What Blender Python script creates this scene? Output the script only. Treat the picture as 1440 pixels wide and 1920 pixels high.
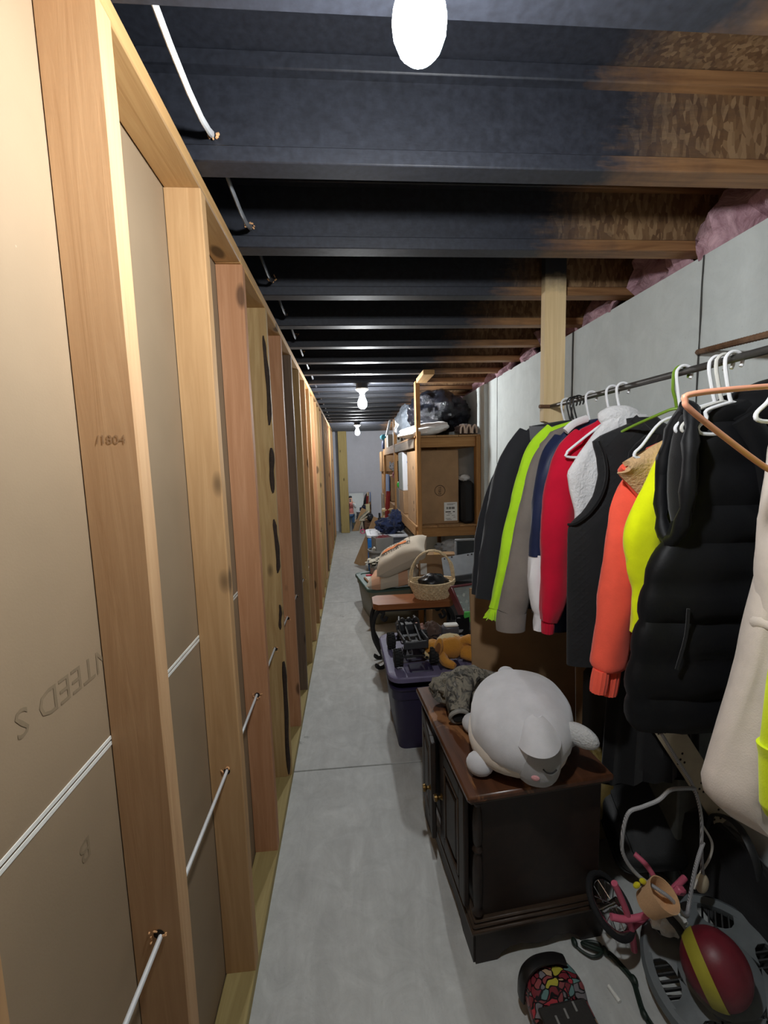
import bpy, math, random
from mathutils import Vector, Matrix, Euler, noise
random.seed(7)
PI = math.pi
for o in list(bpy.data.objects): bpy.data.objects.remove(o)
scene = bpy.context.scene
C = scene.collection

# ------------------------------------------------------------------ camera, world, exposure
cam_d = bpy.data.cameras.new('camera'); cam = bpy.data.objects.new('camera', cam_d); C.objects.link(cam)
cam_d.sensor_fit = 'VERTICAL'; cam_d.sensor_height = 36.0; cam_d.lens = 809.29 / 1920 * 36.0
cam_d.clip_start = 0.02; cam_d.clip_end = 60
YAW, PITCH, ROLL, CAM_H = 0.0763, 0.1133, 0.0286, 1.5395
def _cam():
    cy, sy, cp, sp = math.cos(YAW), math.sin(YAW), math.cos(PITCH), math.sin(PITCH)
    f = Vector((sy*cp, cy*cp, -sp)); r = Vector((cy, -sy, 0)); d = f.cross(r)
    r2 = math.cos(ROLL)*r + math.sin(ROLL)*d; d2 = -math.sin(ROLL)*r + math.cos(ROLL)*d
    m = Matrix.Identity(4)
    for i in range(3):
        m[i][0] = r2[i]; m[i][1] = -d2[i]; m[i][2] = -f[i]
    m[0][3], m[1][3], m[2][3] = 0, 0, CAM_H
    return m
cam.matrix_world = _cam()
scene.camera = cam
w = bpy.data.worlds.new('world'); scene.world = w; w.use_nodes = True
w.node_tree.nodes['Background'].inputs[0].default_value = (0.75, 0.85, 1.0, 1)
w.node_tree.nodes['Background'].inputs[1].default_value = 0.02
scene.view_settings.view_transform = 'Standard'; scene.view_settings.look = 'None'
scene.view_settings.gamma = 1.0; scene.view_settings.use_curve_mapping = False
scene.view_settings.exposure = 0.0
BULB_POWER = (790.0, 640.0, 660.0)     # emission strength of the three bulbs

# ------------------------------------------------------------------ helpers
def lin(c):
    r = []
    for v in c[:3]:
        v = v/255.0
        r.append(v/12.92 if v <= 0.04045 else ((v+0.055)/1.055)**2.4)
    return (r[0], r[1], r[2], 1.0)

class NT:
    def __init__(s, name):
        s.m = bpy.data.materials.new(name); s.m.use_nodes = True
        s.t = s.m.node_tree; s.b = s.t.nodes['Principled BSDF']
        s.tc = s.t.nodes.new('ShaderNodeTexCoord')
    def n(s, typ, **k):
        nd = s.t.nodes.new(typ)
        for a, v in k.items():
            if a in nd.inputs: nd.inputs[a].default_value = v
            else: setattr(nd, a, v)
        return nd
    def l(s, a, b): s.t.links.new(a, b)
    def co(s, scale=(1, 1, 1), rot=(0, 0, 0), loc=(0, 0, 0), src='Object', rnd=False):
        mp = s.n('ShaderNodeMapping')
        mp.inputs['Scale'].default_value = scale; mp.inputs['Rotation'].default_value = rot
        mp.inputs['Location'].default_value = loc
        if rnd:
            oi = s.n('ShaderNodeObjectInfo'); ad = s.n('ShaderNodeVectorMath', operation='ADD')
            ml = s.n('ShaderNodeMath', operation='MULTIPLY'); ml.inputs[1].default_value = 37.0
            s.l(oi.outputs['Random'], ml.inputs[0]); s.l(s.tc.outputs[src], ad.inputs[0]); s.l(ml.outputs[0], ad.inputs[1])
            s.l(ad.outputs[0], mp.inputs['Vector'])
        else: s.l(s.tc.outputs[src], mp.inputs['Vector'])
        return mp.outputs[0]
    def noise(s, vec, scale=5, detail=4, rough=0.55, dist=0.0):
        nd = s.n('ShaderNodeTexNoise'); nd.inputs['Scale'].default_value = scale; nd.inputs['Detail'].default_value = detail
        nd.inputs['Roughness'].default_value = rough; nd.inputs['Distortion'].default_value = dist
        s.l(vec, nd.inputs['Vector']); return nd.outputs['Fac']
    def ramp(s, fac, stops, interp='LINEAR'):
        nd = s.n('ShaderNodeValToRGB'); e = nd.color_ramp.elements; nd.color_ramp.interpolation = interp
        while len(e) < len(stops): e.new(0.5)
        for i, (p, c) in enumerate(stops): e[i].position = p; e[i].color = c if len(c) == 4 else tuple(c)+(1,)
        s.l(fac, nd.inputs[0]); return nd.outputs[0]
    def mix(s, fac, a, b, mode='MIX'):
        nd = s.n('ShaderNodeMix', data_type='RGBA', blend_type=mode)
        for sock, v in ((nd.inputs[0], fac), (nd.inputs[6], a), (nd.inputs[7], b)):
            if isinstance(v, (int, float)): sock.default_value = v
            elif isinstance(v, tuple): sock.default_value = v
            else: s.l(v, sock)
        return nd.outputs[2]
    def math(s, op, a, b=None):
        nd = s.n('ShaderNodeMath', operation=op)
        for i, v in enumerate((a, b)):
            if v is None: continue
            if isinstance(v, (int, float)): nd.inputs[i].default_value = v
            else: s.l(v, nd.inputs[i])
        return nd.outputs[0]
    def col(s, c):
        if isinstance(c, tuple): s.b.inputs['Base Color'].default_value = c
        else: s.l(c, s.b.inputs['Base Color'])
    def bump(s, h, strength=0.3, dist=0.01):
        nd = s.n('ShaderNodeBump'); nd.inputs['Strength'].default_value = strength; nd.inputs['Distance'].default_value = dist
        s.l(h, nd.inputs['Height']); s.l(nd.outputs[0], s.b.inputs['Normal'])
    def set(s, **k):
        for a, v in k.items(): s.b.inputs[a.replace('_', ' ')].default_value = v

_mc = {}
def plain(name, rgb, rough=0.6, var=0.12, nscale=30, bump=0.15, bdist=0.003, metal=0.0, sheen=0.0, spec=None):
    """matte / plastic / metal surface with a little tonal variation and fine relief"""
    if name in _mc: return _mc[name]
    s = NT(name); c = lin(rgb); v = s.co()
    f = s.noise(v, nscale, 5)
    hi = tuple(min(1, x*(1+var)) for x in c[:3])+(1,); lo = tuple(x*(1-var) for x in c[:3])+(1,)
    s.col(s.ramp(f, [(0.3, lo), (0.7, hi)])); s.set(Roughness=rough, Metallic=metal)
    if sheen: s.set(Sheen_Weight=sheen, Sheen_Roughness=0.5)
    if spec is not None: s.b.inputs['Specular IOR Level'].default_value = spec
    if bump: s.bump(s.noise(v, nscale*4, 3), bump, bdist)
    _mc[name] = s.m; return s.m
def fabric(name, rgb, weave=450, var=0.1, bump=0.35, rough=0.95, sheen=0.15, fuzz=None):
    if name in _mc: return _mc[name]
    s = NT(name); c = lin(rgb); v = s.co()
    f = s.noise(v, 14, 4)
    hi = tuple(min(1, x*(1+var)) for x in c[:3])+(1,); lo = tuple(x*(1-var) for x in c[:3])+(1,)
    s.col(s.ramp(f, [(0.3, lo), (0.7, hi)])); s.set(Roughness=rough, Sheen_Weight=sheen)
    s.b.inputs['Specular IOR Level'].default_value = 0.2
    s.bump(s.noise(v, fuzz or weave, 3), bump, 0.002 if not fuzz else 0.006)
    _mc[name] = s.m; return s.m
def wood(name, light, dark, axis='z', rough=0.7, knots=True, paint=None, gscale=1.0):
    """lumber: streaky grain along an axis, scattered knots, per-object offset"""
    if name in _mc: return _mc[name]
    s = NT(name)
    st = {'x': (0.06, 1, 1), 'y': (1, 0.06, 1), 'z': (1, 1, 0.06)}[axis]
    v = s.co(tuple(a*38*gscale for a in st), rnd=True)
    g = s.noise(v, 1.0, 5, 0.6, 1.2)
    v2 = s.co(tuple(a*8 for a in st), rnd=True); g2 = s.noise(v2, 1.0, 3, 0.5, 0.8)
    c = s.ramp(g, [(0.25, lin(dark)), (0.5, lin([(a+b)/2 for a, b in zip(light, dark)])), (0.75, lin(light))])
    c = s.mix(s.math('MULTIPLY', g2, 0.55), c, lin([x*0.82 for x in dark]))
    if knots:
        ks = {'x': (0.45, 1, 1), 'y': (1, 0.45, 1), 'z': (1, 1, 0.45)}[axis]
        vk = s.co(tuple(a*7 for a in ks), rnd=True)
        vo = s.n('ShaderNodeTexVoronoi'); vo.inputs['Scale'].default_value = 1.0; s.l(vk, vo.inputs['Vector'])
        k = s.ramp(vo.outputs['Distance'], [(0.10, (1, 1, 1)), (0.16, (0, 0, 0))])
        c = s.mix(s.math('MULTIPLY', k, 0.8), c, lin([x*0.45 for x in dark]))
    s.col(c); s.set(Roughness=rough); s.b.inputs['Specular IOR Level'].default_value = 0.3
    s.bump(g, 0.2, 0.003)
    _mc[name] = s.m; return s.m

class G:
    """geometry collector: any number of shapes joined into ONE mesh"""
    def __init__(s): s.v = []; s.f = []; s.mi = []; s.cur = 0
    def add(s, vs, fs, M=None):
        o = len(s.v)
        s.v += [tuple(M @ Vector(p)) if M is not None else tuple(p) for p in vs]
        s.f += [tuple(i+o for i in f) for f in fs]; s.mi += [s.cur]*len(fs); return s
    def m(s, i): s.cur = i; return s
    def box(s, c, d, bev=0.0, M=None, rot=None):
        """chamfered box, centre c, size d"""
        hx, hy, hz = d[0]/2, d[1]/2, d[2]/2
        T = Matrix.Translation(c)
        if rot: T = T @ Euler(rot).to_matrix().to_4x4()
        if M is not None: T = M @ T
        if bev <= 0:
            vs = [(x*hx, y*hy, z*hz) for x in (-1, 1) for y in (-1, 1) for z in (-1, 1)]
            fs = [(0, 1, 3, 2), (4, 6, 7, 5), (0, 4, 5, 1), (2, 3, 7, 6), (0, 2, 6, 4), (1, 5, 7, 3)]
            return s.add(vs, fs, T)
        b = min(bev, hx*.9, hy*.9, hz*.9); vs = []; idx = {}
        for x in (-1, 1):
            for y in (-1, 1):
                for z in (-1, 1):
                    for a in range(3):
                        p = [x*(hx-b), y*(hy-b), z*(hz-b)]; p[a] = (x*hx, y*hy, z*hz)[a]
                        idx[(x, y, z, a)] = len(vs); vs.append(tuple(p))
        fs = []
        q = [(-1, -1), (1, -1), (1, 1), (-1, 1)]
        for sg in (-1, 1):
            for a in range(3):
                r = []
                for u, v2 in q:
                    k = [0, 0, 0]; k[a] = sg; k[(a+1) % 3] = u; k[(a+2) % 3] = v2; r.append(idx[(k[0], k[1], k[2], a)])
                fs.append(tuple(r if sg > 0 else r[::-1]))
        for a in range(3):
            for u in (-1, 1):
                for v2 in (-1, 1):
                    b1, b2 = (a+1) % 3, (a+2) % 3
                    k = [0, 0, 0]; k[b1] = u; k[b2] = v2
                    k[a] = -1; A = idx[(*k, b1)]; B = idx[(*k, b2)]
                    k[a] = 1; A2 = idx[(*k, b1)]; B2 = idx[(*k, b2)]
                    fs.append((A, A2, B2, B) if u*v2 < 0 else (A, B, B2, A2))
        for x in (-1, 1):
            for y in (-1, 1):
                for z in (-1, 1):
                    t = (idx[(x, y, z, 0)], idx[(x, y, z, 1)], idx[(x, y, z, 2)])
                    fs.append(t if x*y*z > 0 else t[::-1])
        return s.add(vs, fs, T)
    def b2(s, lo, hi, bev=0.0):
        return s.box([(a+b)/2 for a, b in zip(lo, hi)], [abs(b-a) for a, b in zip(lo, hi)], bev)
    def rings(s, rs, closed=True, caps=True, M=None):
        """skin a list of equal-length rings"""
        n = len(rs[0]); vs = [p for r in rs for p in r]; fs = []
        for i in range(len(rs)-1):
            for j in range(n if closed else n-1):
                k = (j+1) % n
                fs.append((i*n+j, i*n+k, (i+1)*n+k, (i+1)*n+j))
        if caps and closed:
            for b, rev in ((0, True), ((len(rs)-1)*n, False)):
                c = len(vs); ring = [vs[b+j] for j in range(n)]
                vs.append(tuple(sum(p[a] for p in ring)/n for a in range(3)))
                for j in range(n):
                    k = (j+1) % n
                    fs.append((b+k, b+j, c) if rev else (b+j, b+k, c))
        return s.add(vs, fs, M)
    def tube(s, pts, r, n=8, caps=True, M=None, closed=False):
        pts = [Vector(p) for p in pts]; N = len(pts); rs = []
        rr = r if isinstance(r, list) else [r]*N
        up = None
        for i, p in enumerate(pts):
            if closed: t = pts[(i+1) % N]-pts[i-1]
            else: t = pts[min(i+1, N-1)]-pts[max(i-1, 0)]
            t.normalize()
            if up is None:
                up = Vector((0, 0, 1)) if abs(t.z) < 0.9 else Vector((1, 0, 0))
            a = (up-t*up.dot(t)); a.normalize(); b = t.cross(a); up = a
            e = rr[i]; ea, eb = (e if isinstance(e, (list, tuple)) else (e, e))
            rs.append([tuple(p+a*(math.cos(2*PI*k/n)*ea)+b*(math.sin(2*PI*k/n)*eb)) for k in range(n)])
        if closed: rs.append(rs[0]); return s.rings(rs, caps=False, M=M)
        return s.rings(rs, caps=caps, M=M)
    def lathe(s, prof, n=20, M=None, c=(0, 0, 0)):
        rs = [[(c[0]+r*math.cos(2*PI*k/n), c[1]+r*math.sin(2*PI*k/n), c[2]+z) for k in range(n)] for r, z in prof]
        return s.rings(rs, caps=True, M=M)
    def ell(s, c, r, n=16, m=10, rot=None, disp=None, pw=1.0):
        """ellipsoid with optional displacement function"""
        T = Matrix.Translation(c)
        if rot: T = T @ Euler(rot).to_matrix().to_4x4()
        rs = []
        for i in range(m+1):
            a = PI*(0.001+0.998*i/m); ring = []
            for k in range(n):
                t = 2*PI*k/n
                d = Vector((math.sin(a)*math.cos(t), math.sin(a)*math.sin(t), -math.cos(a)))
                if pw != 1.0: d = Vector([math.copysign(abs(x)**pw, x) for x in d])
                q = 1.0+(disp(d) if disp else 0.0)
                ring.append((d.x*r[0]*q, d.y*r[1]*q, d.z*r[2]*q))
            rs.append(ring)
        return s.rings(rs, caps=True, M=T)
    def sheet(s, fn, nu, nv, thick=0.0, M=None):
        """fn(u,v)->point, u,v in 0..1; thick>0 makes a closed slab"""
        P = [[Vector(fn(i/nu, j/nv)) for j in range(nv+1)] for i in range(nu+1)]
        vs = [tuple(P[i][j]) for i in range(nu+1) for j in range(nv+1)]; w_ = nv+1
        fs = [(i*w_+j, (i+1)*w_+j, (i+1)*w_+j+1, i*w_+j+1) for i in range(nu) for j in range(nv)]
        if thick:
            o = len(vs); nf = list(fs)
            for i in range(nu+1):
                for j in range(nv+1):
                    du = P[min(i+1, nu)][j]-P[max(i-1, 0)][j]; dv = P[i][min(j+1, nv)]-P[i][max(j-1, 0)]
                    n_ = du.cross(dv); n_.normalize(); vs.append(tuple(P[i][j]-n_*thick))
            fs += [tuple(x+o for x in f[::-1]) for f in nf]
            edge = [i*w_ for i in range(nu+1)] + [nu*w_+j for j in range(1, nv+1)] + [i*w_+nv for i in range(nu-1, -1, -1)] + [j for j in range(nv-1, 0, -1)]
            for a in range(len(edge)):
                p, q = edge[a], edge[(a+1) % len(edge)]; fs.append((q, p, p+o, q+o))
        return s.add(vs, fs, M)
    def prism(s, poly, z0, z1, M=None):
        n = len(poly)
        vs = [(x, y, z0) for x, y in poly]+[(x, y, z1) for x, y in poly]
        fs = [tuple(range(n))[::-1], tuple(range(n, 2*n))]+[(i, (i+1) % n, n+(i+1) % n, n+i) for i in range(n)]
        return s.add(vs, fs, M)

OFF = {}
def _link(o): C.objects.link(o); return o
def setp(o, label=None, cat=None, group=None, kind=None):
    for k, v in (('label', label), ('category', cat), ('group', group), ('kind', kind)):
        if v: o[k] = v
    return o
def thing(name, label, cat, base=(0, 0, 0), rotz=0, group=None, local=False):
    """an Empty at the thing's base; parts are given in world coordinates unless local"""
    o = _link(bpy.data.objects.new(name, None)); o.location = base; o.rotation_euler = (0, 0, rotz)
    o.empty_display_size = 0.05
    OFF[o.name] = (0, 0, 0) if local else tuple(base)
    return setp(o, label, cat, group)
def mesh(name, g, mats, smooth=40):
    me = bpy.data.meshes.new(name); me.from_pydata(g.v, [], g.f)
    if not isinstance(mats, (list, tuple)): mats = [mats]
    for m_ in mats: me.materials.append(m_)
    if len(mats) > 1:
        for p, i in zip(me.polygons, g.mi): p.material_index = i
    if smooth:
        for p in me.polygons: p.use_smooth = True
        me.set_sharp_from_angle(angle=math.radians(smooth))
    me.update(); return me
def part(name, g, mats, parent, label=None, kind=None, smooth=40):
    off = OFF.get(parent.name, (0, 0, 0))
    if any(off): g.v = [(p[0]-off[0], p[1]-off[1], p[2]-off[2]) for p in g.v]
    o = _link(bpy.data.objects.new(name, mesh(name, g, mats, smooth))); o.parent = parent
    OFF[o.name] = off
    return setp(o, label, None, None, kind)
def single(name, g, mats, label=None, cat=None, group=None, kind=None, base=None, smooth=40):
    if base is None:
        base = (sum(p[0] for p in g.v)/len(g.v), sum(p[1] for p in g.v)/len(g.v), min(p[2] for p in g.v))
    g.v = [(p[0]-base[0], p[1]-base[1], p[2]-base[2]) for p in g.v]
    o = _link(bpy.data.objects.new(name, mesh(name, g, mats, smooth))); o.location = base
    OFF[o.name] = tuple(base)
    return setp(o, label, cat, group, kind)
def copy_tree(o, parent=None):
    c = _link(o.copy())
    if parent: c.parent = parent
    for ch in list(o.children): copy_tree(ch, c)
    return c
def text(name, s, size, M, mat, parent, depth=0.00008, sx=1.0):
    """flat printed lettering as a mesh; M maps text space (x right, y up) into world"""
    cu = bpy.data.curves.new(name, 'FONT'); cu.body = s; cu.size = size; cu.align_x = 'CENTER'; cu.align_y = 'CENTER'
    cu.resolution_u = 2; cu.extrude = depth
    t = bpy.data.objects.new(name, cu); _link(t); bpy.context.view_layer.update()
    me = bpy.data.meshes.new_from_object(t); bpy.data.objects.remove(t)
    me.transform(M @ Matrix.Diagonal((sx, 1, 1, 1)))
    off = OFF.get(parent.name, (0, 0, 0)); me.transform(Matrix.Translation([-a for a in off]))
    me.materials.clear(); me.materials.append(mat)
    o = _link(bpy.data.objects.new(name, me)); o.parent = parent; OFF[o.name] = off; return o
def basis(o, x, y):
    x = Vector(x).normalized(); y = Vector(y); y = (y-x*y.dot(x)).normalized(); z = x.cross(y)
    return Matrix(((x.x, y.x, z.x, o[0]), (x.y, y.y, z.y, o[1]), (x.z, y.z, z.z, o[2]), (0, 0, 0, 1)))
def fbm(p, s, o=3): return noise.fractal(Vector(p)*s, 1.0, 2.0, o)
def smooth_path(pts, n=6):
    """Catmull-Rom through points"""
    P = [Vector(p) for p in pts]; out = []
    for i in range(len(P)-1):
        a, b, c, d = P[max(i-1, 0)], P[i], P[i+1], P[min(i+2, len(P)-1)]
        for k in range(n):
            t = k/n
            out.append(0.5*((2*b)+(c-a)*t+(2*a-5*b+4*c-d)*t*t+(3*b-a-3*c+d)*t**3))
    out.append(P[-1]); return out
def lerp_tab(tab, x):
    """tab: list of (x, v1, v2...) sorted; linear with smoothstep"""
    if x <= tab[0][0]: return tab[0][1:]
    for a, b in zip(tab, tab[1:]):
        if x <= b[0]:
            t = (x-a[0])/(b[0]-a[0])
            return tuple(p+(q-p)*t for p, q in zip(a[1:], b[1:]))
    return tab[-1][1:]

# ------------------------------------------------------------------ materials of the shell
def concrete(name, base, dark, scale=1.0, rough=0.75, swirl=False, streak=False):
    s = NT(name); v = s.co()
    n1 = s.noise(v, 1.3*scale, 6, 0.62, 0.6); n2 = s.noise(v, 9*scale, 6, 0.7, 0.8); n3 = s.noise(v, 160, 3, 0.6)
    vs_ = s.co((3.0, 0.7, 1), rot=(0, 0, 0.5)) if swirl else s.co((1, 1.6, 0.25))
    n4 = s.noise(vs_, 3.0*scale, 6, 0.65, 1.8)
    c = s.ramp(n2, [(0.25, lin(dark)), (0.75, lin(base))])
    c = s.mix(s.math('MULTIPLY', s.math('SUBTRACT', n4, 0.32), 1.1 if swirl else 0.6), c, lin([x*0.84 for x in dark]))
    c = s.mix(s.math('MULTIPLY', n1, 0.35), c, lin([min(255, x*1.09) for x in base]))
    sp = s.ramp(n3, [(0.28, (1, 1, 1)), (0.36, (0, 0, 0))])
    c = s.mix(s.math('MULTIPLY', sp, 0.18), c, lin([x*0.6 for x in dark]))
    if swirl:
        st = s.noise(v, 4.2, 2, 0.4, 0.2); st2 = s.noise(v, 26, 4)
        k = s.math('MULTIPLY', s.ramp(st, [(0.70, (0, 0, 0)), (0.76, (1, 1, 1))]), s.ramp(st2, [(0.48, (0, 0, 0)), (0.56, (1, 1, 1))]))
        c = s.mix(s.math('MULTIPLY', k, 0.5), c, lin([x*0.45 for x in dark]))
    s.col(c); s.set(Roughness=rough); s.bump(s.math('ADD', n2, s.math('MULTIPLY', n3, 0.4)), 0.12, 0.004)
    return s.m
M_floor = concrete('floor_concrete', (208, 210, 207), (164, 165, 162), 1.0, 0.62, swirl=True)
M_wallc = concrete('wall_concrete', (200, 206, 205), (178, 184, 183), 0.8, 0.85)
M_endc = concrete('end_wall_paint', (196, 197, 206), (186, 187, 196), 0.8, 0.9)
M_seam = plain('seam_dark', (58, 58, 56), 0.9)
M_paper = NT('drywall_brown_paper')
def _paper():
    s = M_paper; v = s.co((1, 1, 1.0)); n1 = s.noise(v, 2.5, 5); n2 = s.noise(v, 300, 2)
    c = s.ramp(n1, [(0.3, lin((137, 118, 94))), (0.7, lin((152, 131, 105)))])
    sp = s.ramp(s.noise(v, 45, 2), [(0.80, (0, 0, 0)), (0.84, (1, 1, 1))])
    c = s.mix(s.math('MULTIPLY', sp, 0.5), c, lin((225, 215, 195)))
    s.col(c); s.set(Roughness=0.85); s.bump(n2, 0.08, 0.002)
_paper(); M_paper = M_paper.m
M_white = plain('white_paper_edge', (228, 228, 222), 0.8)
STUD = [wood('stud_pale_fir', (206, 168, 122), (176, 136, 92)),
        wood('stud_brown_fir', (212, 174, 132), (182, 142, 102)),
        wood('stud_pink_fir', (206, 156, 118), (174, 122, 84)),
        wood('stud_knotty_yellow', (202, 174, 124), (160, 126, 80)),
        wood('stud_weathered_brown', (138, 118, 98), (100, 82, 68)),
        wood('stud_tan_fir', (198, 160, 116), (162, 122, 82))]
M_plate = wood('plate_yellow_pine', (210, 172, 118), (178, 136, 86), axis='y')
M_plate_t = wood('plate_treated_pine', (196, 178, 122), (160, 140, 90), axis='y')
M_hole = plain('drill_hole_dark', (30, 20, 12), 0.9)
M_chip = plain('wood_chip', (222, 170, 120), 0.8)
M_rom = plain('white_cable_sheath', (224, 226, 228), 0.45, 0.03, 10, 0)
def joist_mat(name, osb):
    """raw lumber / strand board on the wall side, black spray paint with a feathered edge elsewhere"""
    s = NT(name); g = s.tc
    v = s.co((1, 1, 1))
    geo = s.n('ShaderNodeNewGeometry'); sx = s.n('ShaderNodeSeparateXYZ'); s.l(geo.outputs['Position'], sx.inputs[0])
    if osb:
        vo = s.n('ShaderNodeTexVoronoi'); vo.inputs['Scale'].default_value = 1
        s.l(s.co((95, 95, 34), rot=(0, 0.6, 0)), vo.inputs['Vector'])
        sp = s.n('ShaderNodeSeparateColor'); s.l(vo.outputs['Color'], sp.inputs[0])
        raw = s.ramp(sp.outputs[0], [(0.0, lin((98, 72, 50))), (0.5, lin((120, 92, 64))), (1.0, lin((150, 122, 90)))])
    else:
        gr = s.noise(s.co((2.2, 36, 36), rnd=True), 1.0, 5, 0.6, 1.0)
        raw = s.ramp(gr, [(0.3, lin((118, 82, 52))), (0.7, lin((170, 128, 86)))])
    pn = s.noise(v, 3.0, 5, 0.7); pn2 = s.noise(s.co((1, 1, 7)), 9.0, 4, 0.7)
    edge = s.math('ADD', sx.outputs['X'], s.math('MULTIPLY', s.math('ADD', pn, s.math('MULTIPLY', pn2, 0.6)), -0.42))
    # per joist the spray stopped at a different place
    oi = s.n('ShaderNodeObjectInfo'); edge = s.math('ADD', edge, s.math('MULTIPLY', oi.outputs['Random'], -0.12))
    k = s.ramp(edge, [(0.24, (0, 0, 0)), (0.56, (1, 1, 1))])
    blk = s.ramp(s.noise(v, 60, 4), [(0.3, lin((30, 32, 39))), (0.7, lin((43, 46, 55)))])
    s.col(s.mix(k, blk, raw))
    s.set(Roughness=0.55); s.bump(s.noise(s.co((1, 1, 3)), 40, 4), 0.15, 0.003)
    return s.m
M_flange = joist_mat('joist_flange_black_paint', False)
M_web = joist_mat('joist_web_black_paint', True)
def pink():
    s = NT('pink_insulation'); v = s.co(); n = s.noise(v, 14, 6, 0.7, 1.0)
    s.col(s.ramp(n, [(0.3, lin((126, 84, 94))), (0.7, lin((214, 178, 188)))])); s.set(Roughness=1.0)
    s.bump(n, 0.8, 0.02); return s.m
M_pink = pink()
M_porcelain = plain('white_porcelain', (235, 235, 230), 0.3, 0.02, 10, 0)
M_bulbs = []
for i, pw_ in enumerate(BULB_POWER):
    s = NT('lit_bulb_%s' % 'abc'[i]); s.set(Emission_Strength=pw_)
    s.b.inputs['Emission Color'].default_value = (0.955, 0.985, 1.0, 1) ; s.col((1, 1, 1, 1)); M_bulbs.append(s.m)

# ------------------------------------------------------------------ the setting
XS, XB, XR, ZJ, YE, YB = -0.336, -0.425, 1.233, 2.254, 9.95, -1.62
PITCHM = 0.4064
def struct_empty(name, base=(0, 0, 0)):
    o = _link(bpy.data.objects.new(name, None)); o.location = base; o.empty_display_size = 0.1
    OFF[o.name] = tuple(base); o['kind'] = 'structure'; return o
def struct(name, g, m, **k): return single(name, g, m, kind='structure', **k)

# floor: slabs with saw-cut joints between them
fl = struct('floor', G().b2((-0.46, YB, -0.12), (1.5, YE+0.2, -0.02)), M_seam)
cuts = [YB, -0.61, 2.055, 4.72, 7.38, YE+0.2]
for a, b in zip(cuts, cuts[1:]):
    part('floor_slab', G().b2((-0.46, a+0.003, -0.02), (1.5, b-0.003, 0.0), 0.002), M_floor, fl)

# left wall: plates, studs, the brown backs of the plasterboard sheets
wl = struct_empty('wall_left', (XS, 0, 0))
for z0, z1 in ((0.012, 1.0795), (1.0835, 2.25)):
    for a, b in ((YB, -0.2), (-0.198, 2.24), (2.242, 4.68), (4.682, 7.12), (7.122, 9.35)):
        part('drywall_sheet', G().b2((XB-0.013, a, z0), (XB, b, z1)), M_paper, wl)
for z0, z1 in ((1.0735, 1.0795), (1.0835, 1.0895)):
    part('paper_edge', G().b2((XB, YB, z0), (XB+0.0015, 9.35, z1)), M_white, wl, 'white paper edge along the sheet joint')
part('bottom_plate', G().b2((XB+0.002, YB, 0), (XS, 9.36, 0.038), 0.003), M_plate_t, wl)
for a, b in ((YB, 1.55), (1.552, 5.2), (5.202, 9.36)):
    part('top_plate', G().b2((XB+0.002, a, ZJ-0.038), (XS, b, ZJ-0.001), 0.003), M_plate, wl)
stud_mats = {-1: 5, 0: 1, 1: 0, 2: 2, 3: 3, 4: 2, 5: 4, 6: 3, 7: 1, 8: 5, 9: 2, 10: 0, 11: 3, 12: 1, 13: 4, 14: 5}
sm = {}
def stud_mesh(mi, wane=False):
    g = G()
    n = 14; rs = []
    for i in range(n+1):
        z = 0.0385+(ZJ-0.038-0.0005-0.0385)*i/n
        w_ = 0.0
        if wane: w_ = max(0.0, 0.012+0.012*math.sin(z*5.1)+0.008*math.sin(z*13))
        j = 0.0008*math.sin(z*31+mi)
        x0, x1, y0, y1 = XB+0.002, XS+j, 0, 0.039; b = 0.003
        rs.append([(x0, y0, z), (x1-b-w_, y0, z), (x1, y0+b+w_*0.8, z), (x1, y1-b, z), (x1-b, y1, z), (x0, y1, z)])
    g.rings(rs); g.v = [(p[0]-XS, p[1], p[2]) for p in g.v]
    return mesh('stud', g, STUD[mi], 30)
for i in range(-5, 22):
    mi = stud_mats.get(i, (i*7+3) % 6); key = (mi, i == 3)
    if key not in sm: sm[key] = stud_mesh(mi, i == 3)
    y = (0.339 if i == -1 else 0.726+PITCHM*i) if i < 1 else 1.161+PITCHM*(i-1)
    st = _link(bpy.data.objects.new('stud', sm[key])); st.parent = wl; st.location = (0, y, 0); OFF[st.name] = (XS, 0, 0)
    if 0 <= i < 7:
        hz = 0.70-0.012*(i > 0)
        M = Matrix.Translation((-0.041, -0.0006, hz)) @ Matrix.Rotation(PI/2, 4, 'X')
        g = G().lathe([(0.0, 0), (0.0095, 0.0), (0.0095, 0.0005), (0.0, 0.0005)], 12, M)
        h = _link(bpy.data.objects.new('drill_hole', mesh('drill_hole', g, M_hole))); h.parent = st
        g = G()
        for k in range(6):
            a = random.uniform(0, 2*PI); rr = random.uniform(.008, .016); L_ = random.uniform(.003, .013)
            g.box((-0.041+rr*math.cos(a)*1.2, -0.003, hz+rr*math.sin(a)), (L_, 0.003, 0.004), 0.001, rot=(a, random.uniform(-1, 1), a*2))
        h = _link(bpy.data.objects.new('splinter', mesh('splinter', g, M_chip))); h.parent = st
# dark bark strip on the knotty stud
M_bark = plain('bark_edge', (52, 40, 32), 0.95, 0.3, 60, 0.6, 0.006)
g = G(); yk = 1.161+PITCHM*2
for z0, z1 in ((0.05, 0.62), (0.78, 0.9), (1.05, 1.3), (1.42, 1.62), (1.72, 2.1)):
    n = 16
    P = [(XS-0.012-0.003*math.sin(5*t+z0*9), yk+0.0095, z0+(z1-z0)*t) for t in [q/n for q in range(n+1)]]
    g.tube(P, [((0.011+.0012*math.sin(q*.9+z0*7))*(.4 if q in (0, n) else .8 if q in (1, n-1) else 1), 0.013) for q in range(n+1)], 7)
part('bark', g, M_bark, wl, 'dark bark left on the edge of the knotty stud', kind='stuff')
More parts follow.
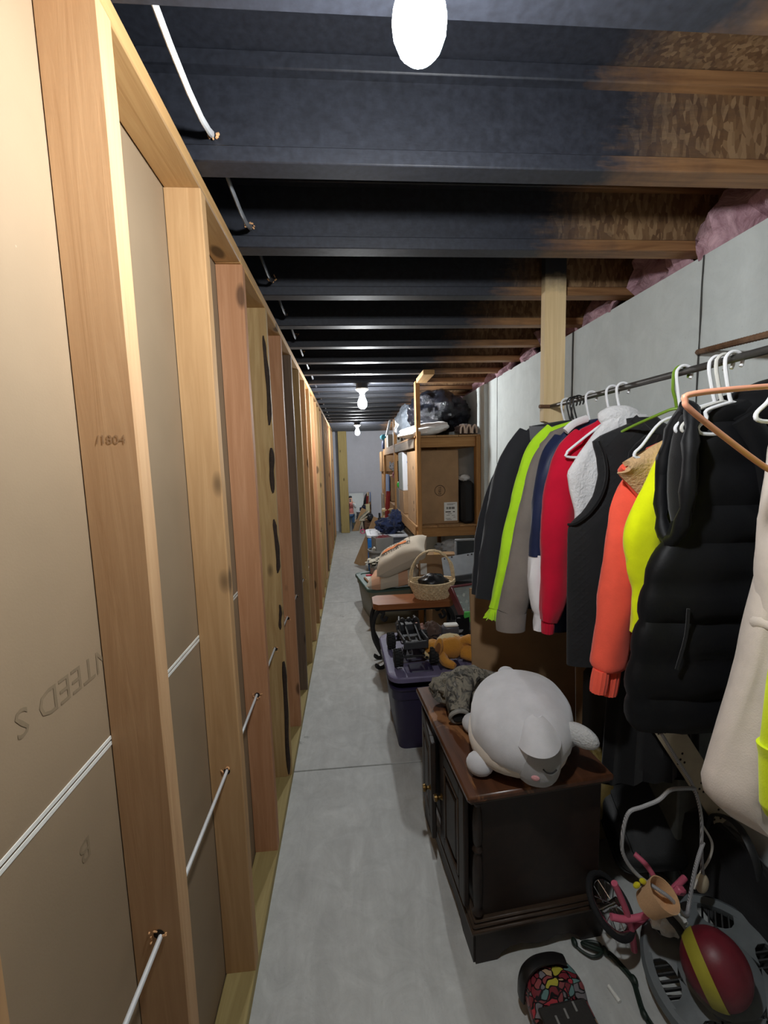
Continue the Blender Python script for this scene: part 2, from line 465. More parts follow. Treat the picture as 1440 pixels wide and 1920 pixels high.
# print and pencil marks
M_ink = plain('faint_grey_print', (130, 112, 88), 0.9, 0.1, 40, 0)
M_pencil = plain('pencil_mark', (156, 122, 88), 0.9, 0.1, 40, 0)
text('printed_lettering', 'GUARANTEED S', 0.054, basis((XB+0.0006, 0.735, 1.228), (0, -1, 0), (0, 0, -1)), M_ink, wl, sx=1.02)
text('printed_lettering', 'B', 0.05, basis((XB+0.0006, 0.634, 0.965), (0, -1, 0), (0, 0, -1)), M_ink, wl)
text('pencil_mark', '/1804', 0.020, basis((XS-0.040, 0.7254, 1.588), (1, 0, 0), (0, 0, 1)), M_pencil, wl)

# cable running through the studs
g = G(); pts = []
for i in range(-15, 90):
    y = i*0.1; pts.append((-0.377+0.003*math.sin(y*2.3), y, 0.692+0.004*math.sin(y*3.1)))
single('electrical_cable', G().tube(pts, (0.0052, 0.0042), 8), M_rom, 'thin white electrical cable threaded through holes low in the wall studs', 'cable')

# ceiling: floor deck above, I-joists spanning from wall to wall
ce = struct('ceiling', G().b2((-0.46, YB, ZJ+0.241), (1.5, YE+0.2, ZJ+0.262)), M_web)
gw = G().b2((-0.45, 0.025, 0.038), (1.40, 0.035, 0.203))
gf = G().box((0.475, 0.03, 0.019), (1.85, 0.060, 0.038), 0.003)
gt = G().box((0.475, 0.03, 0.222), (1.85, 0.060, 0.038), 0.003)
mw, mf, mt = mesh('joist', gw, M_web), mesh('flange', gf, M_flange), mesh('flange', gt, M_flange)
for i in range(-6, 22):
    y = 1.127+PITCHM*i
    if y > YE-0.1: continue
    j = _link(bpy.data.objects.new('joist', mw)); j.parent = ce; OFF[j.name] = OFF[ce.name]
    b = OFF[ce.name]; j.location = (0-b[0], y-b[1], ZJ-b[2])
    for me in (mf, mt):
        f = _link(bpy.data.objects.new('flange', me)); f.parent = j
# cable through the joists: bare in the near bay, over-sprayed farther on
M_cg = plain('oversprayed_cable', (120, 122, 126), 0.5, 0.25, 30, 0); M_cb = plain('black_sprayed_cable', (52, 54, 60), 0.6, 0.2, 30, 0)
t = thing('ceiling_cable', 'flat cable strung through the ceiling joists, bare white at the near end', 'cable', (-.297, .75, ZJ+.02))
for nm, mt_, i0, i1, lb in (('cable', M_rom, -3, 0, 'bare white length of cable'), ('cable', M_cg, 0, 1, 'grey oversprayed length of cable'), ('cable', M_cb, 1, 20, None)):
    pts = []
    for i in range(i0, i1):
        yw = 1.157+PITCHM*i
        for tt in (0, 0.12, 0.3, 0.5, 0.7, 0.88, 1.0):
            if tt == 1.0 and i < i1-1: continue
            s_ = 4*tt*(1-tt); pts.append((-0.297+0.012*s_, yw+PITCHM*tt, ZJ+0.078-0.062*s_))
    part(nm, G().tube(pts, (0.0085, 0.005), 8), mt_, t, lb)
g = G()
for i in range(-1, 8):
    yw = 1.157+PITCHM*i-0.008
    g = G()
    for k in range(7):
        a = random.uniform(0, 2*PI); rr = random.uniform(.008, .018); g.box((-0.297+rr*math.cos(a), yw-0.003, ZJ+0.074+rr*.8*math.sin(a)), (random.uniform(.004, .013), 0.005, random.uniform(.003, .006)), 0.001, rot=(a, random.uniform(-1, 1), a))
    part('splinter', g, M_chip, ce)

# right wall of poured concrete
wr = struct('wall_right', G().b2((XR, YB, 0), (1.5, YE+0.2, 2.212)), M_wallc)
for y, w_ in ((1.47, 0.006), (2.34, 0.013), (3.55, 0.006), (-0.3, 0.006)):
    g = G(); n = 24
    g.rings([[(XR-0.0022, y-w_/2+0.0015*math.sin(q*3.1), 2.212*q/n), (XR-0.0022, y+w_/2+0.0015*math.sin(q*2.3), 2.212*q/n), (XR+0.01, y+w_/2, 2.212*q/n), (XR+0.01, y-w_/2, 2.212*q/n)] for q in range(n+1)])
    part('form_seam', g, M_seam, wr)
part('pier', G().b2((XR-0.035, 3.79, 0), (XR+0.01, 4.0, 2.20), 0.004), M_wallc, wr)
part('sill_plate', G().b2((1.345, YB, 2.2125), (1.42, YE, ZJ-0.002)), M_flange, wr)
part('rim_board', G().b2((1.41, YB, ZJ), (1.45, YE, ZJ+0.24)), M_web, wr)
for i in range(-6, 21):
    y0 = 1.187+PITCHM*i; g = G(); sd = i*3.7
    n = 14; m_ = 10
    def fn(u, v, y0=y0, sd=sd):
        a = PI*0.5*v; yy = y0+0.002+(PITCHM-0.064)*u
        r = 0.10+0.09*fbm((u*1.6+sd, v*2, 0.3), 1.6)+0.025*fbm((u*8+sd, v*8, 3), 1)
        return (1.405-max(.02, r)*math.cos(a)*1.15, yy, 2.205+0.26*math.sin(a))
    g.sheet(fn, n, m_, 0.012)
    part('insulation_batt', g, M_pink, wr)

we = struct('wall_end', G().b2((-0.46, YE, 0), (1.5, YE+0.2, ZJ+0.24)), M_endc)
wb = struct('wall_back', G().b2((-0.46, YB-0.15, 0), (1.5, YB, ZJ+0.24)), M_endc)
M_doorw = plain('white_door_paint', (232, 234, 234), 0.5, 0.03, 10, 0)
dr = struct('door_1', G().box((0.27, YB+0.02, 1.0), (0.72, 0.04, 2.0), 0.004), M_doorw)
for x in (0.10, 0.44):
    for z0, z1 in ((0.2, 0.85), (1.0, 1.85)):
        part('door_panel', G().box((x, YB+0.043, (z0+z1)/2), (0.27, 0.008, z1-z0), 0.003), M_doorw, dr)
part('door_handle', G().lathe([(0.012, 0), (0.012, 0.03), (0.027, 0.045), (0.024, 0.065), (0.0, 0.07)], 14, Matrix.Translation((0.57, YB+0.04, 0.95)) @ Matrix.Rotation(-PI/2, 4, 'X')), plain('brass', (190, 150, 80), 0.3, metal=1.0), dr)

# lit bulbs in keyless lampholders on the joists
M_box = plain('black_painted_box', (34, 36, 42), .6, .1, 40, .1)
def bulb(i, x, y, label, seen=True):
    b = ZJ-0.042
    t = thing('ceiling_bulb', label, 'light', (x, y, b-0.175))
    part('junction_box', G().lathe([(0, -.0005), (.052, -.0005), (.052, .0415), (0, .0415)], 8, c=(x, y, b)), M_box, t)
    part('lampholder', G().lathe([(0.0, -.046), (0.024, -.046), (0.028, -.034), (0.050, -.018), (0.057, -0.010), (0.057, -.0006), (0, -.0006)], 24, c=(x, y, b)), M_porcelain, t)
    if i: pr = [(0, -.182), (.012, -.181), (.024, -.176), (.034, -.165), (.041, -.149), (.0425, -.134), (.040, -.117), (.033, -.098), (.025, -.08), (.019, -.064), (.0165, -.0465), (0, -.0465)]  # far glass made oversized, its shape stands in for bloom
    if not i: part('light_blocking_collar', G().lathe([(0.0, -.101), (.0290, -.101), (0.027, -0.096), (.020, -.080), (.017, -.064), (.0155, -.0465), (0.0, -.0465)], 24, c=(x, y, b)), M_porcelain, t)  # opaque collar added to hold the near bulb's light off the upper wall
    if not i: pr = [(0.0, -0.168), (0.010, -0.167), (0.019, -0.163), (0.0275, -0.154), (0.033, -0.140), (0.0345, -0.127), (0.0325, -0.112), (.0290, -.101), (0.0, -.101)]
    part('bulb_glass', G().lathe(pr, 20, c=(x, y, b)), M_bulbs[i], t)
part('blocking', G().b2((-.25, .556, ZJ), (.45, .644, ZJ+.038), .003), M_web, ce)
bulb(0, 0.108, 0.600, 'lit bulb on the nearest ceiling joist, largest of the three')
bulb(1, 0.138, 3.995, 'lit bulb over the middle of the aisle, halfway down the ceiling')
bulb(2, 0.160, 7.660, 'lit bulb farthest down the aisle, close to the end wall')

# ------------------------------------------------------------------ clothes rail: post, rod, hangers, garments
RX = 0.905                      # rod centre line
def rod_z(y): return 1.7675-0.010*(1.9-y)
def post_mat():
    s = NT('rail_post_pine'); sx = s.n('ShaderNodeSeparateXYZ'); geo = s.n('ShaderNodeNewGeometry'); s.l(geo.outputs['Position'], sx.inputs[0])
    g = s.noise(s.co((30, 30, 1.6)), 1.0, 5, 0.6, 1.0); c = s.ramp(g, [(0.3, lin((214, 186, 138))), (0.7, lin((236, 212, 168)))])
    n = s.noise(s.co((1, 1, 1)), 30, 4); e = s.math('ADD', sx.outputs['Z'], s.math('MULTIPLY', n, 0.05))
    k = s.ramp(s.math('SUBTRACT', e, 1.8), [(0.47, (0, 0, 0)), (0.56, (1, 1, 1))])
    s.col(s.mix(k, c, lin((40, 42, 48)))); s.set(Roughness=0.75); s.bump(g, 0.15, 0.002); return s.m
single('rail_post', G().prism([(-0.047, 1.705), (0.0, 1.690), (0.047, 1.705), (0.047, 2.45), (-0.047, 2.45)], -0.019, 0.019,
       Matrix.Translation((0.918, 1.917, 0)) @ Matrix.Rotation(PI/2, 4, 'X')), post_mat(),
       'short pale board hanging from a joist and holding the far end of the clothes rail', 'post')
M_steel = plain('dull_steel', (96, 94, 92), 0.45, 0.15, 60, 0.1, 0.001, metal=0.8)
M_rust = plain('rusty_steel', (112, 82, 58), 0.8, 0.3, 60, 0.4, 0.002, metal=0.3)
rod = thing('clothes_rail', 'dark steel pipe rail the clothes hang from', 'rail', (RX, 1.0, 1.75))
g = G(); g.tube([(RX, y, rod_z(y)) for y in (1.895, 1.4, 0.9, 0.2)], 0.0095, 12); part('pipe', g, M_steel, rod)
part('pipe_end', G().tube([(RX-0.002, 1.898, rod_z(1.9)), (RX-0.055, 1.896, rod_z(1.9)+0.001)], 0.0085, 10), M_rust, rod, 'rusty bent end of the pipe')
g = G(); A, B = Vector((1.226, 1.468, 1.892)), Vector((0.985, 0.80, 1.802)); N = 90; pts = [A+(B-A)*(i/N) for i in range(N+1)]
g.tube(pts, [0.0085+(0.0018 if i % 2 else 0) for i in range(N+1)], 8)
single('steel_bar', g, M_rust, 'ridged rusty reinforcing bar sticking out of the concrete above the clothes rail', 'bar')

def hanger(y, label, m, name='clothes_hanger', neck=0.075, half=0.205, drop=0.085, yaw=0.0, r=0.0042, z=None, group=None):
    zr = rod_z(y) if z is None else z; zt = zr+0.0098+r
    R = 0.0215; cx, cz = RX-0.0085, zr+0.0098+r-R
    T = Matrix.Translation((RX, y, 0)) @ Matrix.Rotation(yaw, 4, 'Z') @ Matrix.Translation((-RX, -y, 0))
    hook = [(cx+R*math.cos(a), y, cz+R*math.sin(a)) for a in [math.radians(d) for d in range(-35, 186, 17)]]
    zn = zr-neck
    hook += [(cx-R*0.9, y, cz-0.02), (cx-R*0.25, y, zn+0.012), (cx, y, zn)]
    t = thing(name, label, 'hanger', (RX, y, zr-neck-drop), group=group)
    part('hook', G().tube(smooth_path(hook, 2), r, 8, M=T), m, t)
    a = [(cx, y, zn), (cx-0.06, y, zn-0.018), (cx-half+0.02, y, zn-drop+0.012), (cx-half, y, zn-drop-0.008), (cx-half+0.014, y, zn-drop-0.022),
         (cx, y, zn-drop-0.024), (cx+half-0.014, y, zn-drop-0.022), (cx+half, y, zn-drop-0.008), (cx+half-0.02, y, zn-drop+0.012), (cx+0.06, y, zn-0.018), (cx, y, zn)]
    part('shoulder_bar', G().tube(smooth_path(a, 4), r, 8, M=T), m, t)
    return t
M_hw = plain('white_plastic', (228, 230, 234), 0.35, 0.02, 10, 0)
M_hk = plain('black_plastic_hanger', (26, 26, 28), 0.4, 0.1, 10, 0)
M_hg = plain('green_plastic', (106, 140, 40), 0.4, 0.05, 10, 0)
M_hc = plain('coral_plastic', (226, 158, 128), 0.4, 0.03, 10, 0)

def body(rows, y, b=0.045, fold=0.012, seed=0, n=56, puff=None, hem=0.0, kf=5, dz=None, yaw=0.0, pw=0.75):
    """closed tube of cloth: rows = [(z, xl, xr, thickness scale)] from neck to hem, smooth folds that deepen downwards"""
    rows = sorted(rows, key=lambda r: -r[0]); z0, z1 = rows[0][0], rows[-1][0]; m_ = 46; rs = []
    tab = [(-r[0], r[1], r[2], r[3] if len(r) > 3 else 1.0) for r in rows]
    for i in range(m_+1):
        z = z0+(z1-z0)*(i/m_); xl, xr, s_ = lerp_tab(tab, -z); d = i/m_
        cx, a = (xl+xr)/2, (xr-xl)/2; ring = []
        for k in range(n):
            t = 2*PI*k/n; c, s2 = math.cos(t), math.sin(t)
            ex = math.copysign(abs(c)**pw, c); ey = math.copysign(abs(s2)**pw, s2)
            f = fold*(0.25+d)*(math.sin(kf*2*ex*1.6+seed+2.2*fbm((ex*1.5, z*1.8, seed), 1.0))+0.6*fbm((ex*4, s2*2, z*3+seed), 1.5))
            bb = b*s_
            if puff: bb += puff(z)
            px = cx+a*ex; py = y+bb*ey+f*(1-abs(ex)**4)
            px += (puff(z)*0.5*ex if puff else 0)
            pz = z+hem*d*d*(fbm((ex*2, s2, seed+9), 1.2)-0.8*ex*ex)
            if dz: pz += dz(ex, d)
            ring.append((px, py, pz))
        rs.append(ring)
    g = G(); T = Matrix.Translation((RX, y, 0)) @ Matrix.Rotation(yaw, 4, 'Z') @ Matrix.Translation((-RX, -y, 0)) if yaw else None
    return g.rings(rs, M=T)
def sleeve(path, seed=0, fold=0.006, n=24, sub=8, wr=2.0):
    """path = [(x,y,z,rx,ry)]: tapering tube with creases"""
    P = smooth_path([p[:3] for p in path], sub); Rr = smooth_path([(p[3], p[4], 0) for p in path], sub); rs = []
    for i, p in enumerate(P):
        t = (P[min(i+1, len(P)-1)]-P[max(i-1, 0)]).normalized()
        a = Vector((1, 0, 0)); a = (a-t*a.dot(t)).normalized(); b = t.cross(a); ring = []
        for k in range(n):
            u = 2*PI*k/n; q = fold*(fbm((math.cos(u)*1.4+seed, math.sin(u)*1.4, p.z*9*wr/2), 1.0)+0.5*math.sin(3*u+p.z*7+seed))
            ring.append(tuple(p+a*(math.cos(u)*(max(0.004, Rr[i][0]+q)))+b*(math.sin(u)*(max(0.004, Rr[i][1]+q)))))
        rs.append(ring)
    return G().rings(rs)
def mirror_right(path, xmax=1.17):
    return [(min(xmax-p[3], 2*RX-p[0]), *p[1:]) for p in path]
def cuff(p0, p1, r, n=28, rib=0.002):
    rs = []; p0, p1 = Vector(p0), Vector(p1)
    for i in range(7):
        p = p0+(p1-p0)*(i/6); w_ = 1+0.08*math.sin(PI*i/6)
        rs.append([(p.x+(r[0]+rib*(k % 2))*w_*math.cos(2*PI*k/n), p.y+(r[1]+rib*(k % 2))*w_*math.sin(2*PI*k/n), p.z) for k in range(n)])
    return G().rings(rs)

F_char = fabric('charcoal_fleece', (38, 39, 43)); F_yoke = fabric('grey_melange', (92, 92, 96)); F_dark = fabric('dark_grey_knit', (36, 37, 41))
F_lime = fabric('lime_knit', (176, 226, 40)); F_taupe = fabric('taupe_canvas', (118, 110, 104)); F_navy = fabric('navy_nylon', (28, 36, 66), 200, 0.2, 0.2, 0.45)
F_whiten = fabric('white_nylon', (222, 220, 222), 200, 0.05, 0.2, 0.5); F_red = fabric('red_fleece', (186, 14, 46), 300)
F_sherpa = fabric('white_sherpa', (214, 214, 216), fuzz=110, bump=0.9); F_tan = fabric('tan_sherpa', (196, 162, 120), fuzz=120, bump=0.9)
F_orange = fabric('coral_fleece', (240, 92, 70), 260); F_yellow = fabric('yellow_knit', (222, 232, 14), 300); F_cream = fabric('cream_jersey', (208, 196, 186), 320)
F_puff = fabric('black_puffer_nylon', (14, 15, 18), 120, 0.15, 0.25, 0.55, 0.03); F_hi = fabric('hi_vis_yellow', (212, 230, 20), 300)
F_blacki = fabric('black_lining', (14, 14, 16)); F_stripe = fabric('striped_red', (170, 40, 50))
def quilt():
    s = NT('black_quilted_knit'); v = s.co((1, 1, 1), rot=(0, PI/4, 0))
    wv = s.n('ShaderNodeTexVoronoi'); wv.inputs['Scale'].default_value = 55; wv.distance = 'CHEBYCHEV'; wv.inputs['Randomness'].default_value = 0.0
    s.l(v, wv.inputs['Vector']); s.col(s.ramp(s.noise(s.co(), 20), [(0.3, lin((15, 16, 18))), (0.7, lin((22, 23, 26)))])); s.set(Roughness=0.9, Sheen_Weight=0.06)
    s.bump(wv.outputs['Distance'], 0.7, 0.004); return s.m
F_quilt = quilt()
GRP = None
# dark grey knit behind everything
t = thing('dark_jacket', 'dark grey jacket farthest along the rail, mostly hidden behind the charcoal one', 'jacket', (RX, 1.74, 0.9))
part('body', body([(1.63, .85, .97), (1.60, .72, 1.10), (1.5, .66, 1.15), (.95, .64, 1.16)], 1.77, 0.022, 0.006, 1), F_dark, t)
sl = [(.70, 1.77, 1.56, .05, .03), (.62, 1.765, 1.42, .05, .03), (.565, 1.76, 1.2, .048, .03), (.548, 1.755, .97, .043, .028)]
part('sleeve', sleeve(sl, 3), F_dark, t)
# charcoal jacket
t = thing('charcoal_jacket', 'charcoal jacket with a grey shoulder yoke, leftmost on the rail', 'jacket', (RX, 1.68, 0.9))
part('body', body([(1.685, .84, .98), (1.668, .72, 1.09), (1.62, .67, 1.14), (1.33, .65, 1.16), (.93, .63, 1.17)], 1.68, 0.026, 0.008, 2), F_char, t)
sl = [(.715, 1.68, 1.632, .045, .03), (.655, 1.675, 1.55, .052, .035), (.612, 1.67, 1.44, .054, .037), (.578, 1.665, 1.28, .055, .036), (.545, 1.66, 1.1, .047, .033), (.531, 1.66, .985, .041, .03)]
part('sleeve', sleeve(sl, 5), F_char, t); part('sleeve', sleeve(mirror_right(sl), 5), F_char, t)
g = G(); g.sheet(lambda u, v: (.70+.21*u, 1.652-.012*math.sin(PI*u)-0.012*v, 1.664+.014*u-.055*v-0.01*math.sin(u*3)), 12, 5, 0.006)
part('shoulder_yoke', g, F_yoke, t, 'lighter grey shoulder yoke')
# lime
t = thing('lime_top', 'lime green long-sleeved top with a frilled cuff, squeezed beside the charcoal jacket', 'top', (RX, 1.61, 0.95))
part('body', body([(1.678, .85, .97), (1.655, .76, 1.06), (1.60, .705, 1.11), (1.36, .69, 1.12), (1.0, .68, 1.13)], 1.615, 0.02, 0.007, 3), F_lime, t)
sl = [(.775, 1.61, 1.643, .03, .022), (.705, 1.605, 1.565, .036, .026), (.668, 1.6, 1.46, .036, .026), (.63, 1.598, 1.33, .033, .026), (.585, 1.595, 1.13, .027, .024), (.553, 1.59, 1.0, .024, .022), (.545, 1.588, .965, .026, .022)]
part('sleeve', sleeve(sl, 7, 0.004), F_lime, t)
g = G()
rs = []
for i in range(6):
    d = i/5; rs.append([(.543-.004*d+(.02+.014*d)*math.cos(2*PI*k/30)*(1+.25*d*math.sin(k*1.9)), 1.588+(.018+.014*d)*math.sin(2*PI*k/30)*(1+.25*d*math.sin(k*1.9)), .968-.04*d+.006*d*math.sin(k*2.5)) for k in range(30)])
part('frilled_cuff', g.rings(rs, caps=False), F_lime, t)
# taupe
t = thing('taupe_jacket', 'taupe canvas jacket with a wide sleeve, between lime and navy', 'jacket', (RX, 1.56, 0.9))
part('body', body([(1.672, .85, .97), (1.645, .76, 1.06), (1.59, .70, 1.11), (1.3, .69, 1.13), (.95, .68, 1.14)], 1.56, 0.02, 0.006, 4), F_taupe, t)
sl = [(.77, 1.555, 1.62, .035, .028), (.715, 1.55, 1.53, .046, .032), (.685, 1.545, 1.42, .05, .034), (.652, 1.54, 1.25, .055, .036), (.615, 1.535, 1.06, .056, .037), (.592, 1.535, .965, .055, .036)]
part('sleeve', sleeve(sl, 9, 0.004), F_taupe, t); part('sleeve', sleeve(mirror_right(sl), 9, 0.004), F_taupe, t)
part('sleeve', sleeve([(.592, 1.535, .968, .0565, .037), (.588, 1.534, .93, .0565, .038), (.587, 1.533, .897, .055, .037)], 10, 0.002), F_taupe, t)
# navy windbreaker
t = thing('navy_windbreaker', 'shiny navy windbreaker with white lower sleeves beside the red fleece', 'jacket', (RX, 1.49, 0.9))
part('body', body([(1.672, .86, .96), (1.64, .77, 1.05), (1.59, .72, 1.10), (1.3, .71, 1.12), (.9, .70, 1.13)], 1.495, 0.022, 0.008, 5), F_navy, t)
sl = [(.76, 1.49, 1.605, .035, .03), (.715, 1.485, 1.52, .046, .034), (.694, 1.482, 1.38, .05, .034), (.684, 1.48, 1.19, .053, .034)]
part('sleeve', sleeve(sl, 11, 0.006), F_navy, t)
part('sleeve', sleeve([(.684, 1.48, 1.195, .0545, .035), (.676, 1.478, 1.1, .052, .035), (.686, 1.476, 1.0, .045, .034), (.682, 1.475, .96, .034, .03), (.678, 1.474, .915, .03, .027)], 12, 0.008), F_whiten, t, 'white lower sleeve')
part('collar', G().tube(smooth_path([(.83, 1.47, 1.672), (.78, 1.462, 1.655), (.75, 1.462, 1.63)], 4), (0.014, 0.01), 8), F_whiten, t, 'white collar edge')
# red fleece
t = thing('red_fleece', 'bright red fleece pullover with a ribbed cuff', 'pullover', (RX, 1.43, 0.9))
part('body', body([(1.665, .86, .96), (1.635, .79, 1.03), (1.58, .745, 1.08), (1.42, .755, 1.09), (1.15, .75, 1.10), (.98, .76, 1.11)], 1.435, 0.024, 0.007, 6), F_red, t)
sl = [(.80, 1.43, 1.605, .04, .03), (.755, 1.425, 1.55, .052, .036), (.724, 1.42, 1.46, .058, .038), (.708, 1.418, 1.3, .058, .038), (.70, 1.416, 1.12, .052, .037), (.684, 1.414, 1.02, .04, .033), (.674, 1.412, .972, .027, .026)]
part('sleeve', sleeve(sl, 13, 0.005), F_red, t); part('sleeve', sleeve(mirror_right(sl), 13, 0.005), F_red, t)
part('cuff', cuff((.673, 1.412, .978), (.672, 1.412, .93), (.0185, .02)), F_red, t)
part('collar', G().tube(smooth_path([(.96, 1.40, 1.66), (.90, 1.392, 1.668), (.85, 1.39, 1.652), (.80, 1.395, 1.61), (.79, 1.41, 1.585)], 5), (0.022, 0.016), 10), F_red, t)
# white sherpa
t = thing('white_sherpa_vest', 'white fuzzy sherpa vest behind the black quilted vest', 'vest', (RX, 1.36, 0.9))
part('body', body([(1.672, .85, .97), (1.64, .815, 1.0), (1.60, .785, 1.03), (1.555, .75, 1.06), (1.49, .708, 1.10), (1.43, .718, 1.10), (1.36, .738, 1.10), (1.0, .735, 1.11)], 1.365, 0.024, 0.006, 7), F_sherpa, t)
part('hood', G().ell((.885, 1.372, 1.668), (.072, .03, .036), 20, 12, disp=lambda d: 0.08*fbm(d*3, 1.0)), F_sherpa, t)
# black quilted vest
t = thing('black_quilted_vest', 'matte black quilted vest with a deep armhole, in the middle of the rail', 'vest', (RX, 1.29, 0.86))
part('body', body([(1.655, .862, .95), (1.644, .88, .96, .8), (1.63, .84, .99), (1.60, .765, 1.05), (1.585, .748, 1.07), (1.54, .764, 1.06), (1.48, .772, 1.05), (1.42, .758, 1.06), (1.37, .725, 1.09), (1.335, .683, 1.12), (1.31, .676, 1.13), (1.1, .678, 1.13), (.87, .682, 1.13)], 1.29, 0.03, 0.005, 8, kf=2), F_quilt, t)
ah = [(.752, 1.262, 1.588), (.770, 1.258, 1.54), (.777, 1.257, 1.48), (.762, 1.258, 1.42), (.728, 1.262, 1.368), (.69, 1.268, 1.338), (.676, 1.29, 1.331)]
part('armhole_binding', G().tube(smooth_path(ah, 5), (0.0045, 0.004), 8), F_blacki, t)
part('collar', G().tube(smooth_path([(.868, 1.275, 1.655), (.905, 1.262, 1.612), (.94, 1.258, 1.585), (.975, 1.262, 1.60), (1.0, 1.275, 1.63)], 5), (0.012, 0.009), 8), F_quilt, t)
# orange fleece with sherpa lining
t = thing('coral_fleece', 'coral orange fleece with a tan sherpa hood', 'pullover', (RX, 1.19, 0.84))
part('body', body([(1.575, .90, .95), (1.56, .86, 1.0), (1.5, .83, 1.05), (1.3, .80, 1.08), (.96, .78, 1.09)], 1.20, 0.024, 0.008, 9), F_orange, t)
sl = [(.825, 1.195, 1.465, .034, .024), (.806, 1.185, 1.40, .05, .034), (.782, 1.17, 1.3, .053, .036), (.765, 1.165, 1.15, .053, .038), (.748, 1.162, 1.0, .052, .04), (.738, 1.16, .935, .05, .04), (.736, 1.16, .918, .04, .034)]
g = sleeve(sl, 14, 0.004)
part('sleeve', g, F_orange, t); part('sleeve', sleeve(mirror_right(sl), 14, 0.004), F_orange, t)
part('cuff', cuff((.713, 1.15, .922), (.703, 1.148, .855), (.021, .022)), F_orange, t)
part('cuff', cuff((.752, 1.16, .925), (.740, 1.158, .84), (.022, .022)), F_orange, t)
def hoodf(u, v):
    # drape from the shoulder line forward and down
    tx, tz = .752+.165*u, 1.510+.098*u; bx, bz = .752+.085*u, 1.502-.105*u
    return (tx+(bx-tx)*v, 1.152-.034*math.sin(PI*min(1, .2+.8*v)), tz+(bz-tz)*v+.010*math.sin(PI*v)*(1-v))
part('hood', G().sheet(hoodf, 16, 12, 0.014), F_tan, t, 'tan sherpa hood lining')
part('hood_edge', G().tube(smooth_path([hoodf(0, 0)]+[hoodf(q, 1) for q in (.05, .25, .5, .75, 1)], 5), (0.011, 0.011), 10), F_orange, t)
# yellow sweater
t = thing('yellow_sweater', 'lemon yellow sweater with a bulging sleeve tucked behind the black puffer vest', 'sweater', (RX, 1.11, 1.0))
part('body', body([(1.615, .89, .96), (1.59, .86, .99), (1.52, .83, 1.02), (1.3, .83, 1.04), (1.0, .82, 1.05)], 1.115, 0.022, 0.006, 10), F_yellow, t)
sl = [(.882, 1.10, 1.578, .026, .022), (.856, 1.095, 1.52, .04, .028), (.822, 1.09, 1.43, .048, .032), (.783, 1.085, 1.335, .054, .034), (.782, 1.085, 1.26, .045, .032), (.788, 1.085, 1.19, .034, .028), (.779, 1.085, 1.11, .021, .022), (.770, 1.085, 1.055, .012, .016)]
part('sleeve', sleeve(sl, 15, 0.006), F_yellow, t)
part('shoulder', G().tube(smooth_path([(.90, 1.10, 1.60), (.93, 1.095, 1.625), (.99, 1.095, 1.652), (1.04, 1.10, 1.655)], 4), (0.02, 0.018), 10), F_yellow, t)
# puffer vest
def pf(z): return 0.020*abs(math.sin((z-.83)/.098*PI))**0.5-0.010
t = thing('black_puffer_vest', 'black padded puffer vest with horizontal quilting and a hood, largest on the rail', 'vest', (RX, 1.0, 0.82))
part('body', body([(1.668, .93, 1.1), (1.655, .86, 1.16), (1.62, .835, 1.17), (1.5, .84, 1.17), (1.36, .80, 1.18), (1.31, .762, 1.19), (1.24, .733, 1.19), (1.1, .712, 1.19), (.95, .69, 1.2), (.86, .697, 1.2), (.835, .71, 1.19)], 1.0, 0.045, 0.006, 11, puff=pf, kf=1, dz=lambda ex, d: -0.0*d, n=64), F_puff, t)
ah = []
for k in range(26):
    a = 2*PI*k/26; c, s2 = math.cos(a), math.sin(a)
    zz = 1.49+.165*s2; xx = .792+.028*s2*s2*(1 if s2 > 0 else -.2)+.012*c; ah.append((xx, 1.0+.056*c*(1.05-.1*s2), zz))
part('armhole_rim', G().tube(ah, [(.016+.004*math.sin(k*2.4))*1.0 for k in range(26)], 10, closed=True), F_puff, t)
part('armhole_lining', G().ell((.812, 1.0, 1.49), (.02, .045, .15), 14, 10), F_blacki, t)
g = G().ell((1.04, 1.0, 1.65), (.15, .075, .065), 26, 14, rot=(0, -0.12, 0), disp=lambda d: 0.10*fbm(d*2.2, 1.0)); part('hood', g, F_puff, t)
g = G().tube(smooth_path([(.91, .945, 1.62), (.955, .935, 1.55), (.985, .935, 1.45), (1.0, .94, 1.35), (1.01, .94, 1.2)], 5), (0.028, 0.012), 10); part('placket', g, F_puff, t)
for z in (1.0, ):
    part('pocket_welt', G().tube(smooth_path([(.80, .945, 1.17), (.795, .943, 1.1), (.775, .942, 1.02)], 4), (0.004, 0.004), 6), F_blacki, t)
part('scarf', G().tube(smooth_path([(.99, 1.05, 1.69), (1.02, 1.045, 1.668), (1.05, 1.045, 1.66)], 4), (0.016, 0.012), 10), F_stripe, t, 'red and white striped collar inside the hood')
for q in (0.3, 0.7):
    part('scarf', G().tube([(.99+.04*q, 1.047, 1.6865-.02*q), (.998+.04*q, 1.0465, 1.684-.02*q)], (0.0175, 0.0135), 10), F_whiten, t, 'white stripe of the collar')
